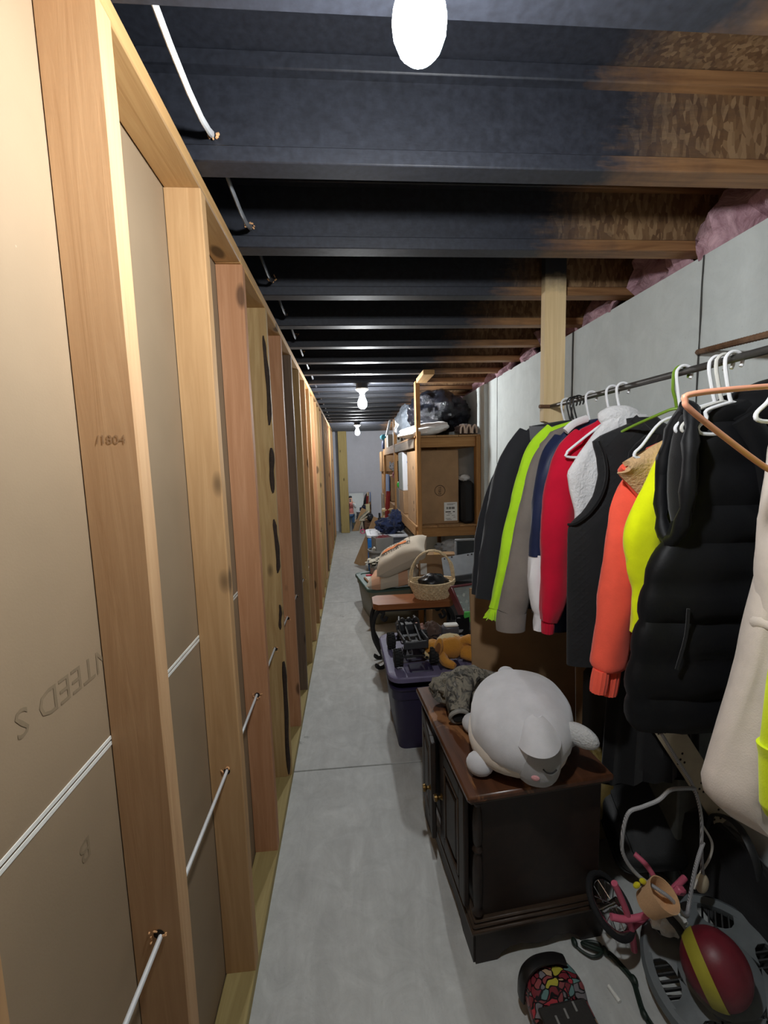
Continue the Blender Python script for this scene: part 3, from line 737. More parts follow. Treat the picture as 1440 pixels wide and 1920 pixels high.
# cream dress
t = thing('cream_dress', 'cream jersey dress with a curved hem at the near end of the rail', 'dress', (RX, .80, .70))
def chem(ex, d): return -0.03*d*d*(1+ex)+0.0
part('body', body([(1.66, .89, .99), (1.62, .87, 1.03), (1.5, .85, 1.06), (1.3, .842, 1.09), (1.1, .812, 1.11), (.93, .764, 1.13), (.84, .738, 1.15), (.80, .748, 1.15), (.765, .785, 1.15)], .80, 0.055, 0.03, 12, kf=3, dz=chem, n=72), F_cream, t)
sl = [(.90, .81, 1.55, .045, .035), (.886, .80, 1.44, .05, .04), (.878, .795, 1.33, .052, .042), (.882, .79, 1.20, .05, .044)]
part('sleeve', sleeve(sl, 17, 0.006), F_cream, t)
rs = [(.884+.048*math.cos(2*PI*k/24), .79+.042*math.sin(2*PI*k/24), 1.20+.012*math.cos(2*PI*k/24)+.004*math.sin(k*1.7)) for k in range(24)]
part('rolled_cuff', G().tube(rs, [.014+.004*math.sin(k*1.3) for k in range(24)], 10, closed=True), F_cream, t)
# hi-vis garment at the very edge
t = thing('hi_vis_jacket', 'fluorescent yellow knit at the right edge beside the cream dress', 'jacket', (.95, .6, .8))
part('body', body([(1.62, .87, .95), (1.58, .80, 1.02), (1.5, .74, 1.08), (1.4, .70, 1.1), (1.16, .676, 1.12), (1.05, .672, 1.13)], .62, 0.04, 0.012, 13), F_hi, t)
part('hem_band', body([(1.052, .666, 1.14), (1.03, .672, 1.13), (.94, .680, 1.13), (.92, .69, 1.13)], .62, 0.042, 0.008, 13), F_hi, t)

hanger(1.745, 'white plastic hanger nearest the pale post, in the dark jacket', M_hw, neck=.09, drop=.05, half=.10)
for i, (y, w_) in enumerate(((1.70, 'first'), (1.675, 'second'), (1.65, 'third'))):
    hanger(y, ('black hanger in the %s place beside the white one at the post' % w_), M_hk, neck=.088, drop=.05, r=.003, half=.10)
hanger(1.56, 'white plastic hanger in the taupe jacket, behind the red fleece', M_hw, neck=.10, drop=.05, half=.10)
hanger(1.432, 'white plastic hanger in the red fleece', M_hw, neck=.10, drop=.05, half=.10)
hanger(1.375, 'white plastic hanger poking out over the red fleece, beside the white sherpa', M_hw, neck=.095, drop=.105, half=.185)
t = thing('clothes_hanger', 'green plastic hanger over the black quilted vest', 'hanger', (RX, 1.13, 1.58))
zr = rod_z(1.125)+.014
P = [(RX+.012, 1.125, zr-.03)]+[(RX-.009+.0215*math.cos(math.radians(d)), 1.125, zr-.0215+.0215*math.sin(math.radians(d))) for d in range(0, 186, 20)]+[(RX-.029, 1.127, zr-.06), (RX-.018, 1.13, zr-.085), (RX-.010, 1.135, zr-.106)]
part('hook', G().tube(smooth_path(P, 2), .0042, 8), M_hg, t)
P = smooth_path([(.785, 1.292, 1.575), (.83, 1.265, 1.615), (.875, 1.17, 1.654), (.895, 1.135, 1.664), (.93, 1.10, 1.655), (1.0, 1.045, 1.62), (1.05, 1.01, 1.585)], 5)
part('shoulder_bar', G().tube(P, .0042, 8), M_hg, t)
hanger(1.115, 'white plastic hanger in the lemon yellow sweater', M_hw, neck=.115, drop=.09, half=.13)
hanger(1.01, 'white plastic hanger over the hood of the black puffer vest', M_hw, neck=.095, drop=.05, half=.10)
hanger(.99, 'pearly hanger with a clear size ring over the hood of the puffer vest', plain('pearl_plastic', (206, 206, 200), 0.3, 0.03, 10, 0), neck=.095, drop=.05, half=.10)
hanger(.965, 'white plastic hanger at the right edge of the picture', M_hw, neck=.10, drop=.05, half=.08)
hanger(.80, 'white plastic hanger in the cream dress', M_hw, neck=.085, drop=.05, half=.10)
hanger(.62, 'white plastic hanger of the fluorescent yellow knit', M_hw, neck=.15, drop=.14, half=.13)
t = thing('coral_hanger', 'coral pink hanger hanging upside down in front of the puffer vest', 'hanger', (0.780, 0.733, 1.455))
P = smooth_path([(0.968, 0.724, 1.660), (0.752, 0.728, 1.655), (0.609, 0.733, 1.645), (0.594, 0.733, 1.632), (0.606, 0.733, 1.616), (0.677, 0.738, 1.568), (0.761, 0.743, 1.514), (0.840, 0.743, 1.470)], 5)
part('shoulder_bar', G().tube(P, 0.0052, 10), M_hc, t)
P = smooth_path([(0.840, 0.743, 1.470), (0.873, 0.743, 1.485), (0.912, 0.738, 1.568), (0.973, 0.733, 1.616), (0.985, 0.728, 1.634), (0.968, 0.724, 1.660)], 5)
part('shoulder_bar', G().tube(P, 0.0052, 10), M_hc, t)
part('hook', G().tube(smooth_path([(0.840, 0.743, 1.470), (0.841, 0.743, 1.440), (0.862, 0.743, 1.421), (0.868, 0.743, 1.400), (0.850, 0.743, 1.386), (0.830, 0.743, 1.398)], 5), 0.0045, 8), M_hc, t)

# ------------------------------------------------------------------ floor-standing things, near to far
M_dkwood = NT('dark_stained_wood')
def _dk():
    s = M_dkwood; g = s.noise(s.co((24, 2.0, 24)), 1.0, 5, 0.6, 1.0); w_ = s.noise(s.co(), 9, 4)
    c = s.ramp(g, [(0.3, lin((24, 15, 11))), (0.7, lin((42, 27, 19)))])
    s.col(s.mix(s.math('MULTIPLY', w_, 0.4), c, lin((34, 26, 19)))); s.set(Roughness=0.5); s.bump(g, 0.15, 0.002)
_dk(); M_dkwood = M_dkwood.m
def _tp():
    s = NT('worn_dark_table_top'); g = s.noise(s.co((26, 2.2, 26)), 1.0, 5, 0.6, 1.2); w_ = s.noise(s.co((5, 2.4, 5)), 1.6, 5, 0.65, 0.6)
    c = s.ramp(g, [(0.3, lin((58, 34, 22))), (0.7, lin((92, 56, 36)))])
    s.col(s.mix(s.ramp(w_, [(0.54, (0, 0, 0)), (0.60, (1, 1, 1))]), c, lin((142, 98, 64)))); s.set(Roughness=0.3); s.bump(g, 0.1, 0.002); return s.m
M_dktop = _tp()
M_edge = plain('worn_moulding', (58, 45, 35), 0.35, 0.2, 40, 0.1)
M_brass_old = plain('aged_brass', (120, 96, 56), 0.4, 0.2, 60, 0.1, metal=0.9)
t = thing('wooden_cabinet', 'dark stained wooden cabinet with moulded base, carved doors and a worn top', 'cabinet', (.33, 1.145, 0), math.radians(5), local=True)
Dp, Ln, Hc = .425, .57, .58
g = G().b2((0.012, 0.012, .10), (Dp, Ln-.012, Hc-.028), .003)
part('body', g, M_dkwood, t)
g = G()
pl = [(0, 0), (.07, 0), (.085, .022), (.11, .036), (Dp/2-.06, .040), (Dp/2-.03, .030), (Dp/2, .026), (Dp/2+.03, .030), (Dp/2+.06, .040), (Dp-.11, .036), (Dp-.085, .022), (Dp-.07, 0), (Dp, 0), (Dp, .105), (0, .105)]
g.prism(pl, -.010, .010, Matrix.Translation((0, 0.004, 0)) @ Matrix.Rotation(PI/2, 4, 'X'))
pf_ = [(p[0]*Ln/Dp, p[1]) for p in pl]
g.prism(pf_, -.010, .010, Matrix.Translation((0.004, 0, 0)) @ Matrix.Rotation(PI/2, 4, 'Z') @ Matrix.Rotation(PI/2, 4, 'X'))
g.prism(pf_, -.010, .010, Matrix.Translation((Dp-.004, 0, 0)) @ Matrix.Rotation(PI/2, 4, 'Z') @ Matrix.Rotation(PI/2, 4, 'X'))
part('plinth', g, M_dkwood, t)
g = G()
for z, e, h in ((.112, .014, .014), (.126, .008, .012), (.138, .003, .010)):
    g.b2((-e, -e, z-h/2), (Dp+.004, Ln+e, z+h/2), .004)
part('base_moulding', g, M_edge, t)
g = G().b2((-.03, -.03, Hc-.022), (Dp+.012, Ln+.03, Hc), .006); part('top', g, M_dktop, t)
g = G().b2((-.020, -.020, Hc-.034), (Dp+.006, Ln+.02, Hc-.0225), .004); part('top_moulding', g, M_edge, t)
g = G()
pr = [(.0, .15), (.012, .15), (.017, .16), (.010, .175), (.014, .19), (.016, .24), (.0165, .30), (.014, .345), (.010, .36), (.017, .372), (.010, .385), (.014, .40), (.016, .45), (.013, .50), (.009, .515), (.017, .53), (.012, .545), (.0, .545)]
g.lathe(pr, 12, c=(.014, .012, 0)); part('corner_post', g, M_dkwood, t, 'turned corner post')
def door(y0, y1, hinge_far, ang, lab):
    w_ = y1-y0; g = G(); zb, zt = .155, Hc-.045
    M = Matrix.Translation((-.004, y1 if hinge_far else y0, 0)) @ Matrix.Rotation(-ang if hinge_far else ang, 4, 'Z')
    sy = -1 if hinge_far else 1
    def B(ya, yb, za, zb_, x0, x1, bev=.003):
        ya, yb = sorted((sy*ya, sy*yb)); gg.box(((x0+x1)/2, (ya+yb)/2, (za+zb_)/2), (x1-x0, yb-ya, zb_-za), bev, M=M)
    gg = G(); B(0, .045, zb, zt, -.018, 0); B(w_-.045, w_, zb, zt, -.018, 0); B(.045, w_-.045, zb, zb+.05, -.018, 0); B(.045, w_-.045, zt-.05, zt, -.018, 0)
    d = part('door', gg, M_dkwood, t, lab)
    gg = G(); B(.045, w_-.045, zb+.05, zt-.05, -.010, -.003, .001); B(.075, w_-.075, zb+.085, zt-.085, -.019, -.008, .007)
    part('raised_panel', gg, M_dkwood, d)
    gg = G()
    for ya, yb, za, zb_ in ((.050, .060, zb+.055, zt-.055), (w_-.060, w_-.050, zb+.055, zt-.055), (.060, w_-.060, zb+.055, zb+.065), (.060, w_-.060, zt-.065, zt-.055)): B(ya, yb, za, zb_, -.020, -.010, .003)
    part('panel_moulding', gg, M_edge, d, kind='stuff')
    gg = G(); gg.lathe([(.0, 0), (.012, 0), (.006, .006), (.006, .012), (.014, .02), (.012, .028), (0, .03)], 12, M @ Matrix.Translation((-.018, sy*(w_-.022), (zb+zt)/2)) @ Matrix.Rotation(-PI/2, 4, 'Y'))
    part('knob', gg, M_brass_old, d)
door(.035, .283, False, 0.0, None)
door(.287, .535, True, math.radians(7), 'far door standing slightly open')

# grey plush on the cabinet
def plush():
    F_g = fabric('grey_plush', (196, 196, 200), fuzz=700, bump=0.3, sheen=0.5); F_d = fabric('darker_grey_plush', (158, 158, 160), fuzz=700, bump=0.3, sheen=0.4)
    F_b = fabric('cream_plush', (206, 194, 180), fuzz=700, bump=0.3, sheen=0.4); F_p = fabric('pale_sherpa', (190, 190, 190), fuzz=160, bump=0.8)
    t = thing('plush_toy', 'big round light grey plush animal with a sleepy face lying on the dark cabinet', 'plush toy', (.525, 1.30, Hc), math.radians(-22), local=True)
    ds = lambda d: 0.012*fbm(d*2.0, 1.0)
    # local -y is the head end
    def bod(d): return 0.02*fbm(d*2, 1)+(0.05*max(0, -d.y)**2)
    part('body', G().ell((0.006, 0, .118), (.160, .208, .118), 40, 24, disp=bod, pw=.9), F_g, t)
    part('belly', G().ell((-.004, .0, .075), (.158, .205, .074), 36, 14, pw=.85), F_b, t, 'cream belly')
    # face: a dark flat muzzle under a light flap
    part('face', G().ell((.050, -.158, .100), (.068, .062, .085), 28, 16, pw=.85), F_d, t, 'darker grey face')
    def flap(u, v):
        a = PI*(-.5+u); r = v
        return (.052+.052*r*math.sin(a*.98), -.145-.083*r*math.cos(a*.9)-.005, .200-.048*r*r+.012*(1-r)-.01*math.cos(a)*r)
    part('forehead_flap', G().sheet(flap, 20, 8, .014), F_g, t)
    for x, y in ((-.112, -.150), (-.150, .050), (.150, .060)):
        part('leg', G().ell((x, y, .036), (.042, .036, .036), 18, 12, disp=ds), F_g, t)
    part('ear', G().ell((.175, -.085, .135), (.055, .024, .034), 18, 12, rot=(0, .25, -.3)), F_p, t, 'fuzzy ear')
    part('tail', G().ell((-.045, .215, .155), (.032, .028, .024), 14, 10), F_g, t)
    M_k = plain('black_stitching', (24, 22, 24), 0.8, 0, 10, 0); M_bl = fabric('pink_blush', (206, 150, 154), fuzz=500)
    part('eye', G().tube(smooth_path([(.066, -.2215, .104), (.076, -.2215, .096), (.090, -.2165, .094), (.102, -.2085, .101)], 4), .0022, 6), M_k, t, 'closed eye, a curved black stitch')
    part('cheek', G().ell((.046, -.2195, .072), (.012, .004, .008), 12, 8), M_bl, t, 'pink cheek')
plush()
# camouflage jacket crumpled behind it
def camo():
    s = NT('camouflage_cloth'); v = s.co(); n1 = s.noise(v, 14, 4, 0.6, 1.5); n2 = s.noise(s.co((1, 1, .35)), 40, 4, .65, 1.0)
    c = s.ramp(n1, [(0.35, lin((84, 82, 78))), (0.5, lin((126, 120, 106))), (0.6, lin((70, 70, 68))), (.7, lin((146, 142, 134)))])
    s.col(s.mix(s.ramp(n2, [(.5, (0, 0, 0)), (.6, (1, 1, 1))]), c, lin((44, 42, 38)))); s.set(Roughness=.95); s.bump(n2, .3, .004); return s.m
M_camo = camo()
t = thing('camo_jacket', 'camouflage jacket bundled on the far corner of the dark cabinet', 'jacket', (.42, 1.56, Hc))
dd = lambda d: .22*fbm(d*2.6, 1)+.06*fbm(d*7, 1)
part('body', G().ell((.42, 1.60, Hc+.055), (.13, .085, .06), 34, 20, disp=dd), M_camo, t)
part('sleeve', sleeve([(.47, 1.585, Hc+.12, .045, .04), (.40, 1.555, Hc+.12, .05, .045), (.368, 1.50, Hc+.075, .045, .04), (.362, 1.455, Hc+.045, .036, .034)], 21, .008), M_camo, t)
rs = [(.362+.032*math.cos(2*PI*k/20), 1.445-.012*math.sin(2*PI*k/20), Hc+.040+.028*math.sin(2*PI*k/20)) for k in range(20)]
part('cuff', G().tube(rs, .008, 8, closed=True), plain('grey_camo_cuff', (128, 126, 120), .9, .3, 40), t)
part('cuff_lining', G().ell((.362, 1.447, Hc+.04), (.028, .010, .024), 14, 8), F_blacki, t)
part('sleeve', sleeve([(.50, 1.60, Hc+.09, .04, .04), (.56, 1.62, Hc+.07, .04, .035), (.62, 1.60, Hc+.05, .035, .03)], 22, .008), M_camo, t)

# rounded-rectangle ring
def rrect(cx, cy, hx, hy, r, z, n=6):
    out = []
    for qx, qy, a0 in ((1, 1, 0), (-1, 1, 90), (-1, -1, 180), (1, -1, 270)):
        for i in range(n):
            a = math.radians(a0+90*i/(n-1)); out.append((cx+qx*(hx-r)+r*math.cos(a), cy+qy*(hy-r)+r*math.sin(a), z))
    return out
def tote(name, label, base, rz, hx, hy, h, mb, ml, lid=True, lid_z=None, tilt=0.0, wall=0.004, rim=.014):
    t = thing(name, label, 'storage bin', base, rz, local=True); k = .86
    g = G(); R_ = .05
    def sc(f): return hx*(k+(1-k)*f), hy*(k+(1-k)*f)
    rs = [rrect(0, 0, *sc(0), R_*.8, 0)] + [rrect(0, 0, *sc(f), R_, h*f) for f in (.02, .3, .6, .80)] + [rrect(0, 0, sc(.8)[0]+.008, sc(.8)[1]+.008, R_, h*.82)] + [rrect(0, 0, sc(1)[0]+.004, sc(1)[1]+.004, R_, h*.97)]
    rs += [rrect(0, 0, hx+rim, hy+rim, R_+rim, h*.975), rrect(0, 0, hx+rim, hy+rim, R_+rim, h), rrect(0, 0, hx-wall, hy-wall, R_, h), rrect(0, 0, sc(.05)[0]-wall, sc(.05)[1]-wall, R_*.8, .006)]
    g.rings(rs); part('tub', g, mb, t)
    if lid:
        z = h+.001 if lid_z is None else lid_z; g = G(); e = rim+.007
        M = Matrix.Translation((0, 0, z)) @ Matrix.Rotation(tilt, 4, 'X')
        rs = [rrect(0, 0, hx+rim, hy+rim, R_+e, 0), rrect(0, 0, hx+e, hy+e, R_+e, 0), rrect(0, 0, hx+e, hy+e, R_+e, .022), rrect(0, 0, hx+e-.006, hy+e-.006, R_+e, .028), rrect(0, 0, hx-.03, hy-.03, R_, .028), rrect(0, 0, hx-.038, hy-.038, R_*.8, .018)]
        g.rings(rs, M=M); l_ = part('lid', g, ml, t); return t, l_, M
    return t, None, None
M_purp = plain('deep_purple_plastic', (44, 38, 66), 0.45, 0.08, 12, 0.15, .001); M_purpl = plain('dusty_purple_lid', (104, 98, 128), 0.55, 0.12, 18, 0.25, .002)
PB = (.40, 2.40, 0); PH = .365
t, l_, M = tote('purple_storage_bin', 'deep purple plastic storage bin with its dusty lid lying loose on top', PB, 0.03, .225, .27, PH, M_purp, M_purpl, lid_z=PH+.045, tilt=.02)
LZ = PH+.045+.020
g = G()
for x, y, sx, sy in ((-.06, -.175, .13, .10), (.10, -.175, .12, .10), (-.06, .0, .13, .19), (.10, 0, .12, .19), (0.02, .17, .28, .09)):
    rs = [rrect(x, y, sx/2, sy/2, .015, .0182), rrect(x, y, sx/2-.006, sy/2-.006, .012, .0245)]
    g.rings(rs, M=M)
part('raised_pad', g, M_purp, l_, 'darker raised pads of the lid')
g = G().ell((0, 0, PH+.01), (.20, .24, .035), 24, 12, disp=lambda d: .15*fbm(d*3, 1)); part('contents', g, F_blacki, t)

# toy truck on the lid
M_tb = plain('black_toy_plastic', (30, 31, 34), 0.5, 0.15, 40, 0.2); M_tg = plain('grey_toy_plastic', (52, 54, 58), 0.5, 0.15, 40, 0.2); M_rub = plain('tyre_rubber', (24, 24, 26), 0.85, 0.15, 60, 0.4, .004)
LZ = PH+.045+.0285
t = thing('toy_truck', 'black remote-control monster truck with knobbly tyres on the purple bin lid', 'toy truck', (.315, 2.34, LZ), math.radians(4), local=True)
t.scale = (1.18, 1.05, 1.12)
def wheel(x, y, r=.043, wd=.040):
    g = G(); M = Matrix.Translation((x, y, r)) @ Matrix.Rotation(PI/2, 4, 'Y')
    g.lathe([(0.012, -wd/2), (r*.62, -wd/2), (r*.92, -wd/2+.004), (r*.955, 0), (r*.92, wd/2-.004), (r*.62, wd/2), (.012, wd/2)], 22, M)
    for k in range(16):
        a = 2*PI*k/16
        for s_ in (-1, 1): g.box((r*.965*math.cos(a+.1*s_), r*.965*math.sin(a+.1*s_), s_*wd*.24), (.006, .009, wd*.40), .001, M=M, rot=(0, 0, a))
    o = part('wheel', g, M_rub, t)
    g = G().lathe([(0, -wd/2-.002), (r*.5, -wd/2-.002), (r*.42, -wd/2+.004), (r*.42, wd/2-.004), (r*.5, wd/2+.002), (0, wd/2+.002)], 16, M)
    part('hub', g, M_tg, o)
for x in (-.083, .083):
    for y in (-.10, .12): wheel(x, y)
g = G()
for x in (-.03, .03): g.box((x, .01, .075), (.012, .28, .018), .003)
for y in (-.10, .12): g.tube([(-.07, y, .043), (.07, y, .043)], .006, 8)
for x in (-.05, .05):
    for y in (-.085, .105): g.tube([(x, y, .05), (x*.8, y, .11)], .008, 8)
part('chassis', g, M_tb, t)
# open bed frame at the rear, roll cage and cab
g = G().box((0, -.115, .105), (.115, .014, .038), .004)
for x in (-.054, .054): g.box((x, -.02, .118), (.010, .20, .022), .003, rot=(-.09, 0, 0))
g.box((0, .085, .125), (.12, .012, .03), .003); part('bed', g, M_tg, t)
g = G().box((0, -.02, .098), (.09, .17, .008), .002); part('bed_floor', g, M_tb, t)
g = G()
for x in (-.024, .024): g.tube([(x, -.105, .122), (x, .03, .150), (x, .075, .158)], .005, 8)
for x in (-.048, .048): g.tube([(x, .03, .12), (x, .07, .165), (x*.8, .13, .165), (x*.7, .16, .125)], .006, 8)
g.tube([(-.048, .07, .165), (.048, .07, .165)], .006, 8); part('roll_cage', g, M_tb, t)
g = G()
for x in (-.032, 0, .032): g.lathe([(0, 0), (.012, 0), (.013, .012), (.008, .018), (0, .018)], 12, Matrix.Translation((x, .068, .172)) @ Matrix.Rotation(PI/2, 4, 'X'))
part('roof_lamp', g, M_tb, t)
g = G().box((0, .16, .105), (.10, .09, .04), .012); g.box((0, .11, .10), (.10, .06, .03), .006); part('cab', g, M_tb, t)

# lying plush dog
F_dog = fabric('golden_plush_fur', (196, 136, 52), fuzz=190, bump=.9, sheen=.3); F_dogl = fabric('pale_plush_fur', (214, 194, 150), fuzz=190, bump=.8)
t = thing('plush_dog', 'golden brown plush dog lying on its side on the purple lid', 'plush toy', (.53, 2.27, LZ))
fz = lambda d: .05*fbm(d*9, 1)+.05*fbm(d*3, 1)
Z = LZ
part('body', G().ell((.53, 2.28, Z+.068), (.088, .06, .064), 30, 18, disp=fz), F_dog, t)
part('belly', G().ell((.525, 2.295, Z+.098), (.07, .045, .040), 24, 14, disp=fz), F_dogl, t, 'pale cream belly')
part('head', G().ell((.425, 2.275, Z+.062), (.058, .055, .056), 26, 16, disp=fz), F_dog, t)
part('muzzle', G().ell((.392, 2.255, Z+.045), (.03, .028, .026), 18, 12, disp=fz), F_dogl, t)
part('nose', G().ell((.384, 2.232, Z+.04), (.010, .008, .008), 12, 8), F_blacki, t)
for s_ in (-1, 1): part('eye', G().ell((.405+.012*s_, 2.222, Z+.068), (.005, .004, .005), 10, 8), F_blacki, t)
part('ear', G().ell((.447, 2.225, Z+.092), (.024, .018, .055), 20, 14, rot=(.1, .15, 0), disp=fz), F_dog, t)
part('ear_lining', G().ell((.440, 2.2095, Z+.092), (.014, .006, .038), 16, 10, rot=(.1, .15, 0)), fabric('brown_plush', (132, 88, 52), fuzz=300), t)
part('leg', sleeve([(.47, 2.26, Z+.045, .026, .026), (.475, 2.20, Z+.026, .025, .024), (.505, 2.165, Z+.02, .022, .02), (.52, 2.152, Z+.018, .014, .014)], 31, .004), F_dog, t)
part('leg', sleeve([(.58, 2.27, Z+.09, .03, .03), (.62, 2.25, Z+.115, .028, .028), (.665, 2.23, Z+.10, .025, .025), (.685, 2.225, Z+.085, .015, .015)], 32, .004), F_dog, t)
part('leg', sleeve([(.59, 2.26, Z+.05, .045, .042), (.635, 2.235, Z+.045, .048, .044), (.68, 2.225, Z+.04, .03, .028), (.705, 2.22, Z+.04, .016, .016)], 33, .004), F_dog, t)
# brown crumpled knit, small camera and odd things at the back of the lid
F_br = fabric('dusty_pink_knit', (176, 134, 122)); F_br2 = fabric('dark_brown_knit', (92, 74, 66))
t = thing('bundled_cloth', 'dusty pink and brown bundle of knitted cloth behind the toy truck', 'cloth', (.44, 2.58, LZ))
part('fold', G().ell((.385, 2.58, Z+.045), (.06, .05, .05), 26, 16, disp=lambda d: .35*fbm(d*2.5, 1)), F_br, t)
part('fold', G().ell((.475, 2.585, Z+.05), (.06, .055, .052), 26, 16, disp=lambda d: .3*fbm(d*2.5+Vector((4, 1, 0)), 1)), F_br2, t)
t = thing('toy_camera', 'dark plastic box with a white cap behind the plush dog', 'box', (.56, 2.47, LZ))
part('case', G().box((.565, 2.46, Z+.06), (.10, .06, .12), .008), plain('smoky_plastic', (74, 76, 84), .35), t)
part('cap', G().box((.57, 2.455, Z+.127), (.085, .05, .014), .006), M_white, t)

# table with wooden top and scrolled iron legs
M_tt = wood('table_top_oak', (178, 116, 72), (136, 80, 46), axis='x', rough=.45, knots=False); M_iron = plain('black_iron', (30, 29, 30), .5, .2, 60, .2)
t = thing('side_table', 'low table with a clipped-corner wooden top on curved black iron legs', 'table', (.43, 3.17, 0))
zt = .468; c_ = .035; x0, x1, y0, y1 = .135, .735, 3.05, 3.28
oc = [(x0+c_, y0), (x1-c_, y0), (x1, y0+c_), (x1, y1-c_), (x1-c_, y1), (x0+c_, y1), (x0, y1-c_), (x0, y0+c_)]
part('table_top', G().prism(oc, zt, zt+.042), M_tt, t)
def scroll(x, y, sx):
    P = [(x+.04*sx, y, zt-.002), (x-.005*sx, y, zt-.03), (x-.035*sx, y, zt-.11), (x-.03*sx, y, zt-.22), (x+.01*sx, y, zt-.32), (x+.05*sx, y, zt-.40), (x+.045*sx, y, zt-.44), (x+.01*sx, y, zt-.455), (x-.015*sx, y, zt-.44), (x-.01*sx, y, zt-.425)]
    P = smooth_path(P, 4); g = G(); g.tube(P, (.016, .005), 8)
    g.tube(smooth_path([(x+.05*sx, y, zt-.03), (x+.03*sx, y, zt-.07), (x+.055*sx, y, zt-.09), (x+.07*sx, y, zt-.06)], 4), (.012, .004), 8)
    return g
for x, sx in ((.165, 1), (.70, -1)):
    for y in (3.08, 3.25): part('leg', scroll(x, y, sx), M_iron, t)
g = G()
for y in (3.08, 3.25): g.box((.43, y, zt-.012), (.50, .018, .018), .003)
g.tube(smooth_path([(.2, 3.08, .25), (.3, 3.14, .20), (.43, 3.18, .18), (.56, 3.14, .2), (.66, 3.08, .25)], 4), .008, 8)
part('apron', g, M_iron, t, kind='stuff')
TZ = zt+.0425
# basket
def wicker():
    s = NT('wicker'); v = s.co((1, 1, 1)); n = s.noise(v, 60, 3); s.col(s.ramp(n, [(.3, lin((200, 170, 128))), (.7, lin((240, 220, 182)))])); s.set(Roughness=.7); return s.m
M_wick = wicker()
bc = (.592, 3.175); t = thing('wicker_basket', 'pale wicker basket with a tall arched handle on the low table', 'basket', (*bc, TZ))
g = G()
for row in range(8):
    f = row/7; z = TZ+.006+.105*f; rx, ry = .118+.052*f, .085+.035*f; n = 60
    P = [(bc[0]+(rx+.006*(1 if (k+row) % 2 else -1)*1)*math.cos(2*PI*k/n), bc[1]+(ry+.006*(1 if (k+row) % 2 else -1))*math.sin(2*PI*k/n), z+.01*math.cos(2*PI*k/n)**2*f) for k in range(n)]
    g.tube(P, .0078, 6, closed=True)
part('weave', g, M_wick, t, kind='stuff')
g = G()
for k in range(30):
    a = 2*PI*k/30; g.tube([(bc[0]+(.118+.052*f)*math.cos(a), bc[1]+(.085+.035*f)*math.sin(a), TZ+.003+.118*f) for f in (0, .5, 1)], .0035, 5)
part('stake', g, M_wick, t, kind='stuff')
part('base', G().lathe([(0, 0), (.118, 0), (.118, .006), (0, .006)], 28, Matrix.Translation((*bc, TZ)) @ Matrix.Diagonal((1, .72, 1, 1))), M_wick, t)
n = 48; P = [(bc[0]+.174*math.cos(2*PI*k/n), bc[1]+.123*math.sin(2*PI*k/n), TZ+.122+.012*math.cos(2*PI*k/n)**2) for k in range(n)]
part('rim', G().tube(P, .008, 8, closed=True), M_wick, t)
g = G()
for q in range(3):
    P = []
    for k in range(25):
        a = PI*k/24; e = .010*math.sin(k*1.1+q*2.1)
        sp = .035*(q-1)*(1-math.sin(a))
        P.append((bc[0]-.165*math.cos(a)+e*.3+sp*.5, bc[1]-.02+sp+e*.4, TZ+.11+.255*math.sin(a)**.8+e*.3))
    g.tube(P, .0065, 6)
part('handle', g, M_wick, t)
single('black_bag', G().ell((bc[0]+.015, bc[1], TZ+.105), (.115, .075, .075), 30, 18, disp=lambda d: .18*fbm(d*2.4, 1)), plain('black_glossy_vinyl', (20, 20, 23), .3, .2, 30, .3, .004), 'shiny black bag stuffed into the wicker basket', 'bag')

# green-lidded tote, cushions, flowers, keyboard
M_gt = plain('grey_olive_plastic', (120, 116, 98), .5, .08, 10, .15); M_gl = plain('dark_green_lid', (72, 98, 92), .5, .1, 12, .15)
t, l2, M = tote('green_lidded_bin', 'olive grey storage bin with a dark green lid behind the low table', (.385, 4.31, 0), math.radians(10), .30, .335, .335, M_gt, M_gl)
GZ = .335+.001+.028
def sack(name, pat):
    s = NT(name); v = s.co(); b = lin((206, 196, 180)); o_ = lin((222, 150, 104))
    sx = s.n('ShaderNodeSeparateXYZ'); s.l(v, sx.inputs[0])
    if pat == 'stripe':
        wv = s.math('SINE', s.math('MULTIPLY', sx.outputs['X'], 26)); k = s.ramp(wv, [(.45, (0, 0, 0)), (.5, (1, 1, 1))])
        c = s.mix(s.math('MULTIPLY', k, .6), b, o_)
    else:
        c = s.mix(s.math('MULTIPLY', s.noise(v, 5, 2), .25), b, lin((186, 170, 150)))
    s.col(c); s.set(Roughness=.95); s.bump(s.noise(v, 380, 2), .3, .003); return s.m
def cushion(name, label, c, r, rot, m, seed):
    t = thing(name, label, 'cushion', c, 0, local=True)
    Mr = Euler(rot).to_matrix().to_4x4()
    g = G(); n = 20
    def f(sg):
        def fn(u, v):
            x, y = 2*u-1, 2*v-1; e = max(0, 1-x**4)*max(0, 1-y**4); pin = 1-.07*(1-abs(x*y))*0
            k = 1-.10*(1-abs(y))*abs(x)**3*0
            w_ = 1-.09*(1-y*y)*abs(x)**2; h_ = 1-.09*(1-x*x)*abs(y)**2
            return (r[0]*x*w_, r[1]*y*h_*sg, sg*(r[2]*e**.55+.0002)+.012*fbm((x*2+seed, y*2, sg), 1)*e)
        return fn
    g.sheet(f(1), n, n); g.sheet(f(-1), n, n)
    g.v = [tuple(Mr @ Vector(p)) for p in g.v]
    part('cover', g, m, t, smooth=80)
    return t, Mr
t, Mr = cushion('lower_cushion', 'feed-sack cushion with faded orange stripes under the lettered one', (.385, 3.95, GZ+.118), (.255, .16, .085), (.12, -.22, -.30), sack('striped_sackcloth', 'stripe'), 1)
t, Mr = cushion('lettered_cushion', 'plump sackcloth cushion with an orange band and black lettering, on top of the other', (.445, 3.83, GZ+.33), (.262, .15, .105), (.42, -.48, -.42), sack('sackcloth', 'plain'), 4)
